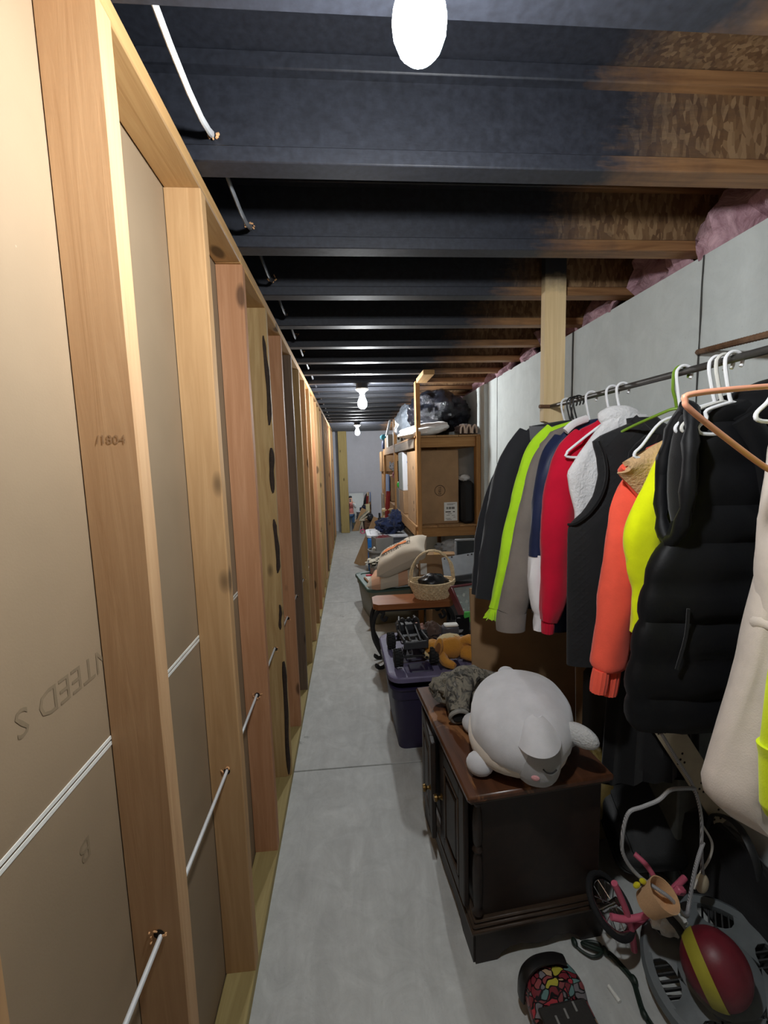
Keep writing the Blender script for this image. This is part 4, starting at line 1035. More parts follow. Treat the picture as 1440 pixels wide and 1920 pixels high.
M_or = plain('orange_print', (222, 136, 86), .9, .15, 60, 0); M_bk = plain('black_print', (62, 56, 52), .9, .1, 60, 0)
def on_cush(u, v, r=(.262, .15, .105)):
    x, y = u, v; e = max(0, 1-x**4)*max(0, 1-y**4)
    w_ = 1-.09*(1-y*y)*abs(x)**2; h_ = 1-.09*(1-x*x)*abs(y)**2
    return Mr @ Vector((r[0]*x*w_, r[1]*y*h_, r[2]*e**.55+.004+.012*fbm((x*2+4, y*2, 1), 1)*e+.0025))
part('printed_band', G().sheet(lambda u, v: on_cush(-.62+1.05*u, .02+.22*v), 20, 4), M_or, t, smooth=80)
for row, (st_, yv, sz) in enumerate((('PASTEURIZED', -.16, .055), ('MILLED IN', -.02, .04), ('PRODUCT', .36, .045))):
    for i, ch in enumerate(st_):
        if ch == ' ': continue
        u = -.60+1.15*i/max(1, len(st_)-1); p = on_cush(u, yv); px = on_cush(u+.03, yv)-p; py = on_cush(u, yv+.03)-p
        text('letter', ch, sz, basis(p, px, py), M_bk, t)
M_pot = plain('clay_white', (170, 166, 156), .8); F_fl = fabric('white_petals', (226, 222, 206), fuzz=400)
t = thing('flower_pot', 'pot of white artificial flowers on the green lid', 'flowers', (.235, 4.50, GZ))
part('pot', G().lathe([(0, 0), (.05, 0), (.06, .07), (.064, .075), (.055, .075), (.05, .06), (0, .06)], 18, c=(.235, 4.50, GZ)), M_pot, t)
M_leaf = plain('dark_leaf', (44, 50, 34), .8); g = G(); rng = random.Random(3); lf = G()
for k in range(46):
    a, b_ = rng.random()*2*PI, rng.random(); d = Vector((math.cos(a)*math.sqrt(b_), math.sin(a)*math.sqrt(b_), .35+rng.random()*.5)); p = Vector((.235, 4.50, GZ+.075))+d*.105
    for q in range(5):
        an = 2*PI*q/5; g.ell(p+Vector((math.cos(an), math.sin(an), .2))*.011, (.011, .007, .005), 6, 4, rot=(0, .3, an))
    lf.ell(p-d*.03, (.02, .01, .006), 6, 4, rot=(rng.random(), rng.random(), a))
part('petals', g, F_fl, t, kind='stuff'); part('leaves', lf, M_leaf, t, kind='stuff')
t = thing('wooden_tray', 'shallow wooden tray with rows of pale strips on the green lid', 'tray', (.20, 4.22, GZ), math.radians(12), local=True)
part('frame', G().box((0, 0, .009), (.15, .24, .018), .003), wood('tray_wood', (170, 128, 88), (130, 90, 60), axis='y', knots=False), t)
for k in range(7): part('strip', G().box((0, -.10+.033*k, .021), (.125, .022, .006), .002), M_white, t)
single('red_card', G().box((.165, 4.44, GZ+.006), (.07, .05, .01), .002), plain('red_card', (196, 40, 62), .6), 'red card on the green lid beside the white flowers', 'card')
# bins and buckets behind
M_grey = plain('grey_plastic', (132, 132, 130), .5, .08, 10, .1)
t = thing('grey_bucket', 'round grey bucket full of odds and ends behind the white flowers', 'bucket', (.315, 4.84, 0))
part('tub', G().lathe([(0, 0), (.105, 0), (.135, .54), (.146, .545), (.146, .565), (.132, .565), (.128, .50), (0, .50)], 28, c=(.315, 4.84, 0)), M_grey, t)
g = G(); rng = random.Random(5)
for k in range(12): g.box((.315+rng.uniform(-.08, .08), 4.84+rng.uniform(-.08, .08), .53+rng.uniform(0, .05)), (.07, .02, .05), .004, rot=(rng.random()*3, rng.random()*3, 0))
part('contents', g, M_white, t, kind='stuff')
t = thing('grey_caddy', 'grey open box of dark red and black oddments tilted in the bucket', 'box', (.34, 4.82, .56), math.radians(15), local=True)
g = G()
for a, b_ in (((0, -.085, .075), (.20, .006, .15)), ((0, .085, .075), (.20, .006, .15)), ((-.10, 0, .075), (.006, .17, .15)), ((.10, 0, .075), (.006, .17, .15)), ((0, 0, .004), (.20, .17, .008))): g.box(a, b_, .002)
part('tray', g, M_grey, t)
part('cloth', G().ell((0.01, 0, .12), (.085, .07, .045), 24, 14, disp=lambda d: .3*fbm(d*3, 1)), fabric('maroon_cloth', (104, 48, 52)), t)
single('blue_box', G().box((.235, 5.02, .33), (.11, .10, .66), .01), plain('bright_blue_plastic', (30, 108, 186), .45), 'bright blue plastic container beside the grey bucket', 'container')
t, _, _ = tote('grey_storage_bin', 'tall grey storage bin with a white lid rim carrying the blue cloth', (.46, 5.27, 0), 0, .27, .25, .665, plain('slate_plastic', (92, 94, 102), .5), plain('white_lid', (214, 216, 222), .5))
F_bl = fabric('denim_blue', (36, 46, 76)); t = thing('blue_bundle', 'crumpled navy blue clothing heaped on the white-rimmed bin', 'clothing', (.48, 5.2, .695))
part('heap', G().ell((.46, 5.20, .775), (.165, .16, .095), 44, 26, disp=lambda d: .30*fbm(d*2.6, 1)+.12*fbm(d*6, 1)), F_bl, t)
part('heap', G().ell((.535, 5.12, .84), (.10, .12, .125), 44, 26, disp=lambda d: .34*fbm(d*2.2+Vector((3, 0, 0)), 1)+.10*fbm(d*7, 1)), F_bl, t)
M_card = NT('cardboard')
def _cb():
    s = M_card; n = s.noise(s.co((1, 1, 1)), 6, 5); f = s.noise(s.co((60, 60, 2)), 1, 3)
    s.col(s.ramp(n, [(.3, lin((146, 116, 84))), (.7, lin((168, 134, 98)))])); s.set(Roughness=.85); s.bump(f, .1, .002)
_cb(); M_card = M_card.m
M_cardg = plain('grey_weathered_card', (134, 124, 112), .9, .15, 8); M_tape = plain('packing_tape', (172, 138, 92), .35, .05, 10, 0)
M_print = plain('box_print', (48, 36, 26), .8, .1, 30, 0); M_lab = plain('white_label', (222, 222, 218), .6, .02, 20, 0)
def carton(name, label, lo, hi, m=None, tape=True, rz=0.0, flap=None):
    c = [(a+b)/2 for a, b in zip(lo, hi)]; d = [b-a for a, b in zip(lo, hi)]
    t = thing(name, label, 'box', (c[0], c[1], lo[2]), rz, local=True); m = m or M_card; h = d[2]
    g = G().box((0, 0, h/2), d, .006); part('carton', g, m, t)
    g = G()
    for s_ in (-1, 1): g.box((s_*d[0]/4, 0, h+.0015), (d[0]/2-.004, d[1]-.002, .003), .001)
    part('flap', g, m, t)
    if tape: part('tape', G().box((0, 0, h+.0034), (.05, d[1], .0008), 0), M_tape, t)
    return t
t = carton('flat_carton', 'long flat brown carton behind the wicker basket', (.58, 3.64, .50), (.90, 3.77, .73), rz=-.12)
part('label', G().box((-.12, -.0712, .11), (.055, .001, .10), 0), M_lab, t)
carton('supporting_carton', 'dark plain carton under the flat one beside the low table', (.66, 3.55, 0), (1.15, 3.85, .497), tape=False)
# grey device, framed picture, shadow box, green packet, crumpled sheet
M_dev = plain('grey_steel_case', (120, 124, 128), .45, .1, 20, .1, metal=.2)
t = thing('grey_device', 'grey metal electronics case tilted behind the basket', 'device', (.852, 3.33, .56))
Mx = Matrix.Translation((.852, 3.33, .690)) @ Euler((.75, -.18, -.25)).to_matrix().to_4x4()
part('case', G().box((0, 0, 0), (.27, .20, .075), .006, M=Mx), M_dev, t)
g = G()
for a, b_ in ((-.11, .08), (.11, .08), (.11, -.08), (.08, .08), (-.05, .085)): g.lathe([(0, 0), (.007, 0), (.007, .002), (0, .003)], 10, Mx @ Matrix.Translation((a, b_, .0375)))
part('screw', g, M_hole, t, kind='stuff')
carton('propping_carton', 'black box propping up the grey metal case', (.80, 3.16, 0), (1.12, 3.50, .56), m=plain('black_card', (34, 33, 34), .8), tape=False)
t = thing('silver_frame', 'silver picture frame standing against the wall behind the grey case', 'frame', (.98, 3.575, .5))
g = G()
for a, b_ in (((.98, 3.575, .867), (.22, .02, .018)), ((.98, 3.575, .507), (.22, .02, .018)), ((.88, 3.575, .687), (.018, .02, .34)), ((1.08, 3.575, .687), (.018, .02, .34))): g.box(a, b_, .004)
part('frame', g, plain('silver_paint', (150, 152, 154), .4, metal=.4), t); part('picture', G().box((.98, 3.583, .69), (.20, .006, .33), 0), plain('dark_picture', (46, 50, 52), .4), t)
t = thing('shadow_box', 'dark red framed glass shadow box leaning by the cardboard', 'frame', (.78, 2.80, .42))
Mx = Matrix.Translation((.785, 2.86, .575)) @ Euler((.75, 0.0, .28)).to_matrix().to_4x4()
g = G()
for a, b_ in (((0, -.105, 0), (.20, .018, .06)), ((0, .105, 0), (.20, .018, .06)), ((-.092, 0, 0), (.016, .21, .06)), ((.092, 0, 0), (.016, .21, .06))): g.box(a, b_, .003, M=Mx)
part('frame', g, plain('dark_red_lacquer', (92, 26, 34), .4), t)
part('backing', G().box((0, 0, -.02), (.18, .20, .006), 0, M=Mx), plain('mottled_green', (92, 98, 90), .5, .5, 24), t)
g = G()
for k in range(9): g.ell((-.06+.05*(k % 3)+.01*k/9, -.06+.05*(k//3), -.012), (.02, .014, .007), 10, 6, rot=None) if False else g.box((-.06+.055*(k % 3), -.06+.055*(k//3), -.012), (.03, .018, .010), .004, M=Mx, rot=(0, 0, k))
part('specimen', g, plain('pale_specimen', (168, 168, 158), .6), t, kind='stuff')
gl = NT('clear_glass'); gl.set(Roughness=.03, Alpha=.18); gl.col(lin((220, 230, 228)))
part('glass', G().box((0, 0, .022), (.175, .195, .003), 0, M=Mx), gl.m, t)
single('dark_stool_box', G().b2((.66, 2.70, 0), (1.0, 2.97, .40), .01), plain('black_crate', (28, 28, 30), .7), 'black crate under the red shadow box', 'crate')
single('green_packet', G().box((.76, 2.69, .52), (.10, .012, .08), .004, rot=(.2, 0, .1)), plain('bright_green_packet', (84, 190, 84), .45), 'bright green packet below the red shadow box', 'packet')
t = thing('polka_ribbon', 'dark cloth with big grey dots hanging by the table leg', 'cloth', (.68, 2.74, .38))
part('cloth', G().sheet(lambda u, v: (.655+.09*u, 2.69-.01*math.sin(v*6), .535-.22*v), 6, 12, .004), F_blacki, t)
for k in range(3):
    g = G().lathe([(0, 0), (.022, 0), (.022, .002), (0, .002)], 16, Matrix.Translation((.675+.008*k, 2.683, .50-.06*k)) @ Matrix.Rotation(PI/2, 4, 'X')); part('dot', g, fabric('grey_dot', (150, 150, 154)), t)
single('plastic_sack', G().ell((.93, 3.93, .70), (.15, .10, .10), 36, 22, disp=lambda d: .25*fbm(d*2.5, 1)+.10*fbm(d*7, 1)), plain('grey_plastic_sheet', (150, 152, 154), .35, .1, 20, .3, .004), 'crumpled grey plastic sack below the wooden shelf', 'sack')
carton('low_carton', 'brown carton on the floor under the crumpled grey sack', (.80, 3.98, 0), (1.12, 4.3, .60), tape=False)

# big sheet of cardboard behind the cabinet
t = thing('cardboard_sheet', 'large brown cardboard panel standing behind the dark cabinet under the clothes', 'cardboard', (.83, 1.93, 0))
def cb(u, v): return (.565+.50*u-.012*v*(1-u), 1.925+.05*v+.006*math.sin(u*9)-.02*u, .93*v)
part('panel', G().sheet(cb, 14, 14, .012), M_card, t)
part('side_flap', G().sheet(lambda u, v: (1.065+.05*u, 1.905+.05*v-.07*u, .90*v), 4, 10, .008), M_card, t)

# ------------------------------------------------------------------ wooden shelving and what is on it
W_s = wood('shelf_lumber', (196, 150, 96), (158, 112, 64), axis='z'); W_sx = wood('shelf_lumber_across', (190, 146, 94), (154, 110, 64), axis='x'); W_sy = wood('shelf_lumber_along', (186, 148, 104), (150, 112, 72), axis='y')
W_gy = wood('shelf_weathered', (138, 124, 108), (96, 84, 72), axis='y')
t = thing('shelving_unit', 'homemade lumber shelving loaded with bags and boxes along the concrete wall', 'shelves', (.91, 5.6, 0))
for y, zt_ in ((3.88, 2.252), (5.66, 2.10), (7.40, 1.76)):
    dx = .018 if y < 4 else 0
    part('post', G().b2((.588+dx, y, 0), (.628+dx, y+.089, zt_), .003), W_s, t)
    part('post', G().b2((1.155, y, 0), (1.195, y+.089, 1.76), .003), W_s, t)
    for zb in (.845, 1.667):
        part('cross_board', G().b2((.648, y+.03, zb), (1.154, y+.068, zb+.089), .003), W_sx, t)
for zb in (.845, 1.667):
    for a, b_ in ((3.972, 5.655), (5.752, 7.395)):
        part('front_board', G().b2((.592, a, zb), (.628, b_, zb+.089), .003), W_gy if (zb > 1 and a < 5) else W_sy, t)
        part('back_board', G().b2((1.157, a, zb), (1.193, b_, zb+.089), .003), W_sy, t)
    for k in range(3):
        part('plank', G().b2((.592+.202*k, 3.89, zb+.0895), (.790+.202*k, 7.48, zb+.107), .002), W_sy, t)
S1, S2 = .953, 1.775
# carton with round stamp
t = carton('tall_carton', 'tall brown carton with a round printed emblem and a white label on the lower shelf', (.603, 3.974, S1), (1.012, 4.52, 1.64))
Fy = -.275-.0012
def ring(r0, r1, z0, c, n=32):
    g = G(); P = lambda r: [(c[0]+r*math.cos(2*PI*k/n), z0, c[1]+r*math.sin(2*PI*k/n)) for k in range(n)]
    g.rings([P(r0), P(r1)], caps=False); return g
cx_, cz_ = .025, .315
part('round_emblem', ring(.046, .0505, Fy, (cx_, cz_)), M_print, t)
text('lettering', 'DELL', .034, basis((cx_, Fy, cz_), (0, 0, 1), (-1, 0, 0)), M_print, t)
part('label', G().box((.125, Fy, .115), (.125, .0008, .175), 0), M_lab, t)
g = G(); rng = random.Random(2)
for k in range(22):
    if k not in (5, 13): g.box((.085+.0036*k, Fy-.0006, .148), (.0014+.0012*(k % 3), .0003, .022), 0)
part('barcode', g, M_print, t, kind='stuff')
g = G()
for k, (x, z, w_) in enumerate(((.10, .112, .05), (.155, .112, .018), (.115, .095, .04), (.10, .080, .03), (.15, .078, .03), (.10, .050, .045), (.16, .060, .02), (.11, .038, .05), (.12, .178, .06), (.13, .188, .08))): g.box((x, Fy-.0006, z), (w_, .0003, .0035 if k > 1 else .009), 0)
part('print_line', g, M_print, t, kind='stuff')
g = G()
for z in (.53, .20, .13): g.box((-.2048, -.15, z), (.0012, .02, .03), .0003)
part('hand_hole', g, M_hole, t, kind='stuff')
# printer carton
t = carton('printer_carton', 'white printer carton with a blue round logo behind the tall brown carton', (.600, 4.90, 1.216), (.97, 5.28, 1.652), m=plain('white_carton', (222, 224, 230), .6, .03, 10, 0), tape=False)
Mb = plain('logo_blue', (40, 120, 190), .5, 0, 10, 0); Mgk = plain('print_grey', (70, 72, 80), .6, 0, 10, 0)
part('left_side', G().box((-.1865, 0, .218), (.0015, .375, .43), 0), plain('grey_card_side', (150, 158, 158), .7, .05, 12), t, 'grey printed side')
Fy = -.19-.0012; part('round_logo', ring(.0, .030, Fy, (-.105, .325), 24), Mb, t)
text('lettering', 'hp', .036, basis((-.105, Fy-.0008, .325), (1, 0, 0), (.2, 0, 1)), M_white, t)
text('lettering', 'Printer', .032, basis((-.08, Fy, .255), (1, 0, 0), (0, 0, 1)), Mgk, t)
g = G()
for z, w_ in ((.215, .10), (.20, .09), (.08, .10), (.06, .11)): g.box((-.08, Fy, z), (w_, .0004, .004), 0)
part('print_line', g, Mgk, t, kind='stuff')
carton('brown_carton', 'brown carton under the white printer carton', (.60, 4.86, S1), (.99, 5.28, 1.213))
carton('narrow_carton', 'narrow brown carton standing past the middle shelf post', (.64, 5.80, S1), (.95, 6.10, 1.42)); carton('squat_carton', 'squat tan carton next to the blue cloth on the lower shelf', (.66, 6.16, S1), (.98, 6.45, 1.30), m=plain('tan_card', (176, 140, 98), .85))
t = thing('blue_towel', 'light blue towel hanging down from the lower shelf near the far post', 'towel', (.61, 6.75, .9))
part('cloth', G().sheet(lambda u, v: (.586-.012*math.sin(u*9)-.01*v, 6.52+.45*u, 1.36-.46*v), 14, 12, .012), fabric('light_blue_terry', (106, 128, 172)), t)
single('towel_carton', G().b2((.61, 6.5, S1), (.98, 7.0, 1.345), .006), M_card, 'brown carton behind the light blue towel', 'box')
t = thing('small_plush', 'small grey plush toy perched on the narrow cartons', 'plush toy', (.64, 5.95, 1.424)); F_gp = fabric('grey_shaggy_plush', (150, 148, 150), fuzz=160, bump=.8)
part('body', G().ell((.66, 5.95, 1.49), (.09, .08, .07), 22, 14, disp=lambda d: .06*fbm(d*7, 1)), F_gp, t); part('head', G().ell((.585, 5.90, 1.485), (.05, .05, .048), 20, 12, disp=lambda d: .06*fbm(d*7, 1)), F_gp, t)
for s_ in (-1, 1): part('ear', G().ell((.585+.03*s_, 5.90, 1.535), (.014, .012, .022), 10, 8), F_gp, t); part('eye', G().ell((.570+.016*s_, 5.853, 1.497), (.006, .005, .006), 8, 6), F_blacki, t)
part('leg', G().ell((.60, 5.88, 1.44), (.03, .04, .02), 12, 8), F_gp, t)
single('pink_toy', G().ell((.665, 6.25, 1.36), (.05, .05, .055), 20, 12, disp=lambda d: .2*fbm(d*3, 1)), fabric('pink_plush', (220, 150, 180), fuzz=300), 'soft pink toy on the squat tan carton', 'toy')
single('green_ball', G().ell((.63, 5.42, S1+.046+.262), (.045, .045, .045), 20, 12), plain('green_toy_plastic', (60, 170, 70), .4), 'green ball on a grey box beside the printer carton', 'ball')
carton('grey_carton', 'grey carton under the green ball', (.60, 5.32, S1), (.98, 5.62, S1+.258), m=M_cardg)
# bags on top
def binbag(name, rgb):
    s = NT(name); v = s.co(); n = s.noise(v, 6, 6, .7, 2.2); n2 = s.noise(s.co((1, 1, .3)), 18, 4, .6, 1.0); s.col(lin(rgb)); s.set(Roughness=.16)
    s.bump(s.math('ADD', n, s.math('MULTIPLY', n2, .5)), .7, .03); return s.m
M_bag = binbag('black_bin_liner', (26, 28, 36)); M_bagg = binbag('grey_translucent_bag', (150, 160, 172))
def crinkle(sd): return lambda d: .18*fbm(d*1.8+Vector((sd, 0, 0)), 1)-.12*abs(fbm(d*3.5+Vector((0, sd, 0)), 1, 2))-.06*abs(fbm(d*8, 1, 2))+.06
t = thing('black_bin_bag', 'big shiny black bin bag on the top shelf by the near post', 'bag', (.92, 4.35, S2))
part('bag', G().ell((.90, 4.38, S2+.245), (.29, .34, .215), 60, 36, disp=crinkle(1)), M_bag, t)
part('knot', G().ell((.98, 4.14, S2+.33), (.06, .05, .05), 20, 12, disp=crinkle(4)), M_bag, t)
t = thing('black_bin_bag', 'second black bin bag tucked against the wall behind the big one', 'bag', (1.06, 5.05, S2))
part('bag', G().ell((1.035, 5.10, S2+.215), (.15, .28, .20), 44, 28, disp=crinkle(7)), M_bag, t)
t = thing('grey_bag', 'translucent grey plastic bag bulging over the shelf edge left of the black bin bag', 'bag', (.68, 5.05, S2))
part('bag', G().ell((.70, 5.08, S2+.21), (.15, .30, .20), 48, 30, disp=crinkle(12)), M_bagg, t)
t = thing('white_pillow', 'flattened white pillow squashed under the black bin bag', 'pillow', (.72, 4.2, S2))
part('pillow', G().ell((.715, 4.12, S2+.062), (.22, .26, .060), 40, 20, rot=(0, -.16, .25), disp=lambda d: .12*fbm(d*2.2, 1)+.03*fbm(d*8, 1), pw=.8), fabric('white_cotton', (226, 224, 222), 300), t)
t = thing('brown_cloth', 'dark brown cloth with pale looped trim at the wall end of the top shelf', 'cloth', (1.09, 4.03, S2))
part('heap', G().ell((1.09, 4.02, S2+.05), (.09, .10, .05), 26, 16, disp=lambda d: .3*fbm(d*2.5, 1)), F_br2, t)
for k in range(3):
    x = 1.04+.055*k; part('loop', G().tube(smooth_path([(x-.02, 3.92, S2+.01), (x-.018, 3.915, S2+.06), (x, 3.91, S2+.085), (x+.016, 3.915, S2+.055), (x+.02, 3.92, S2+.012)], 4), (.009, .007), 7), fabric('pale_trim', (196, 176, 160), fuzz=200), t)
# far end of the top shelf
t = carton('open_carton', 'carton with white and brown sides on the far end of the top shelf', (.60, 6.62, S2), (.86, 6.9, S2+.19), m=M_cardg, tape=False)
part('white_side', G().box((-.1305, 0, .095), (.0015, .27, .185), 0), M_white, t)
t = thing('white_cow_print_box', 'white box with dark blotches at the near side of the far carton', 'box', (.72, 6.50, S2), 0, local=True)
part('box', G().box((0, 0, .11), (.12, .10, .22), .004), M_white, t)
g = G()
for x, z, r in ((-.03, .06, .014), (.02, .12, .018), (-.01, .18, .012), (.035, .05, .010)): g.ell((x, -.0505, z), (r, .0008, r*1.3), 10, 6)
part('blotch', g, M_print, t, kind='stuff')
single('plastic_board', G().box((.64, 6.98, S2+.31), (.03, .16, .26), .004, rot=(0, .25, 0)), plain('pale_grey_panel', (176, 182, 190), .5), 'pale grey panel leaning above the far carton', 'panel')
single('panel_carton', G().b2((.60, 6.94, S2), (.95, 7.25, S2+.17), .006), M_card, 'brown carton supporting the pale grey panel', 'box')
single('teal_cap', G().ell((.60, 7.32, S2+.19), (.07, .08, .05), 20, 12, disp=lambda d: .15*fbm(d*3, 1)), fabric('teal_cloth', (64, 150, 170)), 'teal cap on the navy bin at the far end of the top shelf', 'cap')
single('navy_bin', G().box((.625, 7.36, S2+.07), (.12, .20, .14), .015), plain('navy_plastic', (36, 54, 100), .5), 'navy blue bin at the far end of the top shelf', 'bin')
# luggage at the back of the lower shelf
t = thing('black_luggage', 'black soft suitcase behind the tall carton against the wall', 'suitcase', (1.09, 4.1, S1))
part('case', G().box((1.088, 4.12, S1+.20), (.115, .42, .40), .03), plain('black_ballistic', (22, 22, 24), .8, .2, 80, .3), t)
part('handle', G().tube(smooth_path([(1.088, 4.02, S1+.40), (1.088, 4.03, S1+.435), (1.088, 4.12, S1+.445), (1.088, 4.21, S1+.435), (1.088, 4.22, S1+.40)], 4), .009, 8), M_tb, t)
single('white_rag', G().ell((1.07, 3.99, S1+.425), (.05, .05, .03), 20, 12, disp=lambda d: .3*fbm(d*3, 1)), fabric('white_rag_cloth', (200, 200, 200)), 'white rag on top of the black suitcase', 'cloth')
# boards and oddments on the floor beside the shelves
M_redp = plain('red_paint', (128, 40, 40), .5, .15, 20, .15)
single('red_board', G().tube([(.43, 5.95, .02), (.535, 6.08, 1.14)], (.030, .022), 4), M_redp, 'red painted board leaning against the shelves', 'board')
t = carton('cream_box', 'cream plastic-topped box with a board across it, past the blue clothing', (.46, 6.16, .60), (.58, 6.46, .86), m=plain('cream_plastic', (206, 198, 160), .5), tape=False)
carton('base_carton', 'brown carton under the cream box', (.44, 6.14, 0), (.582, 6.5, .598))
single('thin_board', G().box((.56, 6.06, .885), (.26, .05, .018), .002, rot=(0, -.12, 0)), wood('pale_board', (220, 196, 146), (196, 166, 112), axis='x', knots=False), 'thin pale board lying across the cream box', 'board')
single('leaning_plank', G().box((.25, 6.42, .36), (.17, .03, .78), .003, rot=(.08, .42, 0)), wood('plank_tan', (206, 172, 132), (176, 140, 100), knots=False), 'tan plank leaning low beside the shelves', 'plank')
t = thing('black_pole', 'thin black pole with a clamp standing beside the bins', 'pole', (.375, 5.70, 0))
part('pole', G().tube([(.375, 5.70, 0), (.375, 5.70, .88)], .014, 10), M_tb, t); part('clamp', G().box((.375, 5.69, .80), (.05, .05, .035), .006), M_tb, t)
part('foot', G().lathe([(0, 0), (.09, 0), (.085, .014), (0, .018)], 18, c=(.375, 5.70, 0)), M_tb, t)
single('ceiling_lumber', G().b2((.60, 3.43, ZJ-.0385), (.69, 3.79, ZJ-.0005), .003), M_plate, 'short pale board nailed flat under the joists above the shelving', 'board')
# stacked things by the far wall end
fx = [(.62, 8.1, .5, .5), (.60, 8.1, .42, .48), (.64, 8.1, .38, .42), (.66, 8.75, .55, .9)]
z = 0
for i, (x, y, d, h) in enumerate(((.56, 7.75, .45, .52), (.58, 7.78, .42, .45), (.60, 7.80, .40, .40), (.57, 7.76, .42, .36))):
    carton('stacked_carton', ('dusty brown carton at the bottom of the far stack', 'second brown carton from the floor in the far stack', 'third brown carton from the floor in the far stack', 'topmost brown carton of the far stack')[i], (x, y, z), (x+.5, y+d, z+h), m=M_card if i != 1 else M_cardg); z += h+.004

# ------------------------------------------------------------------ far end: timber post, leaning mirror, clutter
W_tr = wood('treated_timber', (196, 176, 118), (166, 144, 90), axis='z')
single('timber_post', G().b2((-.235, 9.62, 0), (-.045, 9.76, ZJ-.001), .006), W_tr, 'greenish treated timber post in front of the end wall', 'post')
t = thing('leaning_mirror', 'frameless mirror leaning on the end wall, showing the photographer', 'mirror', (.21, 9.86, 0), 0, local=True)
Mm = Matrix.Translation((0, 0, .445)) @ Matrix.Rotation(-.083, 4, 'X')
mm = NT('mirror_silver'); mm.set(Roughness=.015, Metallic=1.0); mm.col((.86, .88, .88, 1))
part('glass', G().box((0, 0, 0), (.50, .006, .885), .001, M=Mm), mm.m, t)
part('backing', G().box((0, .007, 0), (.50, .006, .885), .001, M=Mm), M_card, t)
t = thing('wooden_crate', 'small brown wooden crate with dark print in front of the mirror', 'crate', (.38, 9.55, 0), 0, local=True); Wc = wood('crate_wood', (128, 96, 72), (96, 70, 52), axis='x')
for k in range(4): part('slat', G().box((0, -.07, .035+.062*k), (.18, .012, .055), .002), Wc, t)
for k in range(4): part('slat', G().box((0, .07, .035+.062*k), (.18, .012, .055), .002), Wc, t)
for s_ in (-1, 1): part('end_panel', G().box((.084*s_, 0, .125), (.012, .128, .25), .002), Wc, t)
part('print', G().box((0, -.0765, .10), (.07, .001, .07), 0), M_print, t)
single('black_backpack', G().ell((.42, 9.56, .34), (.075, .07, .085), 24, 14, disp=lambda d: .12*fbm(d*3, 1)), M_bag, 'black bag on top of the wooden crate by the mirror', 'bag')
t = thing('toy_stand', 'cream folding toy stand with thin legs in front of the mirror', 'stand', (.22, 9.6, 0)); Mcr = plain('cream_toy_plastic', (206, 196, 174), .5)
for a, b_ in (((.16, 9.55, 0), (.24, 9.6, .26)), ((.26, 9.55, 0), (.24, 9.6, .26)), ((.25, 9.68, 0), (.24, 9.6, .26))): part('leg', G().tube([a, b_], .009, 8), Mcr, t)
part('seat', G().ell((.24, 9.6, .28), (.075, .05, .03), 20, 12), Mcr, t); part('arm', G().tube(smooth_path([(.20, 9.58, .31), (.28, 9.55, .38), (.36, 9.53, .45), (.40, 9.53, .47)], 4), .018, 8), Mcr, t); part('arm', G().tube(smooth_path([(.26, 9.58, .30), (.32, 9.55, .34), (.36, 9.54, .37)], 4), .014, 8), Mcr, t)
t = thing('pink_ring', 'small pink ring toy on the floor at the foot of the mirror', 'toy', (.24, 9.42, 0))
part('ring', G().tube([(.235+.045*math.cos(a), 9.42, .052+.045*math.sin(a)) for a in [2*PI*k/18 for k in range(18)]], .009, 8, closed=True), plain('hot_pink_plastic', (236, 80, 140), .4), t)

# ------------------------------------------------------------------ the photographer, seen only in the mirror
def skinned(name, verts, edges, radii, m, parent, sub=2, label=None):
    off = OFF.get(parent.name, (0, 0, 0)); me = bpy.data.meshes.new(name)
    me.from_pydata([(v[0]-off[0], v[1]-off[1], v[2]-off[2]) for v in verts], edges, [])
    o = _link(bpy.data.objects.new(name, me)); o.parent = parent; OFF[o.name] = off
    o.modifiers.new('skin', 'SKIN'); lay = me.skin_vertices[0]
    for i, r in enumerate(radii):
        lay.data[i].radius = r if isinstance(r, tuple) else (r, r); lay.data[i].use_root = (i == 0)
    s = o.modifiers.new('sub', 'SUBSURF'); s.levels = s.render_levels = sub
    for md in o.modifiers: pass
    dg = bpy.context.evaluated_depsgraph_get(); dg.update(); me2 = bpy.data.meshes.new_from_object(o.evaluated_get(dg)); o.modifiers.clear(); o.data = me2
    me2.materials.clear(); me2.materials.append(m)
    for p in me2.polygons: p.use_smooth = True
    return setp(o, label)
PX, PY = -.02, -.58
F_skin = plain('skin', (214, 160, 132), .55, .05, 20, 0); F_jean = fabric('blue_jeans', (62, 86, 118)); F_shirt = fabric('rose_shirt', (176, 108, 104)); F_over = fabric('pale_grey_overshirt', (196, 198, 200)); F_cap = fabric('dark_cap', (34, 38, 46)); F_shoe = plain('white_trainers', (220, 220, 220), .6)
t = thing('person', 'person in dark cap and jeans holding up a phone, reflected in the far mirror', 'person', (PX, PY, 0))
V = [(0, 0, .95), (0, -.01, 1.12), (0, 0, 1.32), (0, 0, 1.43), (0, .01, 1.50), (0, .03, 1.56), (0, .035, 1.64), (0, .02, 1.71)]
Ed = [(i, i+1) for i in range(7)]; Rd = [(.15, .105), (.135, .095), (.155, .105), (.11, .08), .05, .062, .082, .055]
for s_ in (-1, 1):
    b0 = len(V); V += [(s_*.09, 0, .86), (s_*.105, .03, .50), (s_*.11, -.01, .10), (s_*.12, .11, .045)]; Ed += [(0, b0), (b0, b0+1), (b0+1, b0+2), (b0+2, b0+3)]; Rd += [.088, .058, .042, .038]
    b0 = len(V); V += [(s_*.18, -.01, 1.42), (s_*.235, .10, 1.20), (s_*.11, .32, 1.44), (s_*.085, .37, 1.50)]; Ed += [(3, b0), (b0, b0+1), (b0+1, b0+2), (b0+2, b0+3)]; Rd += [.058, .045, .030, (.034, .02)]
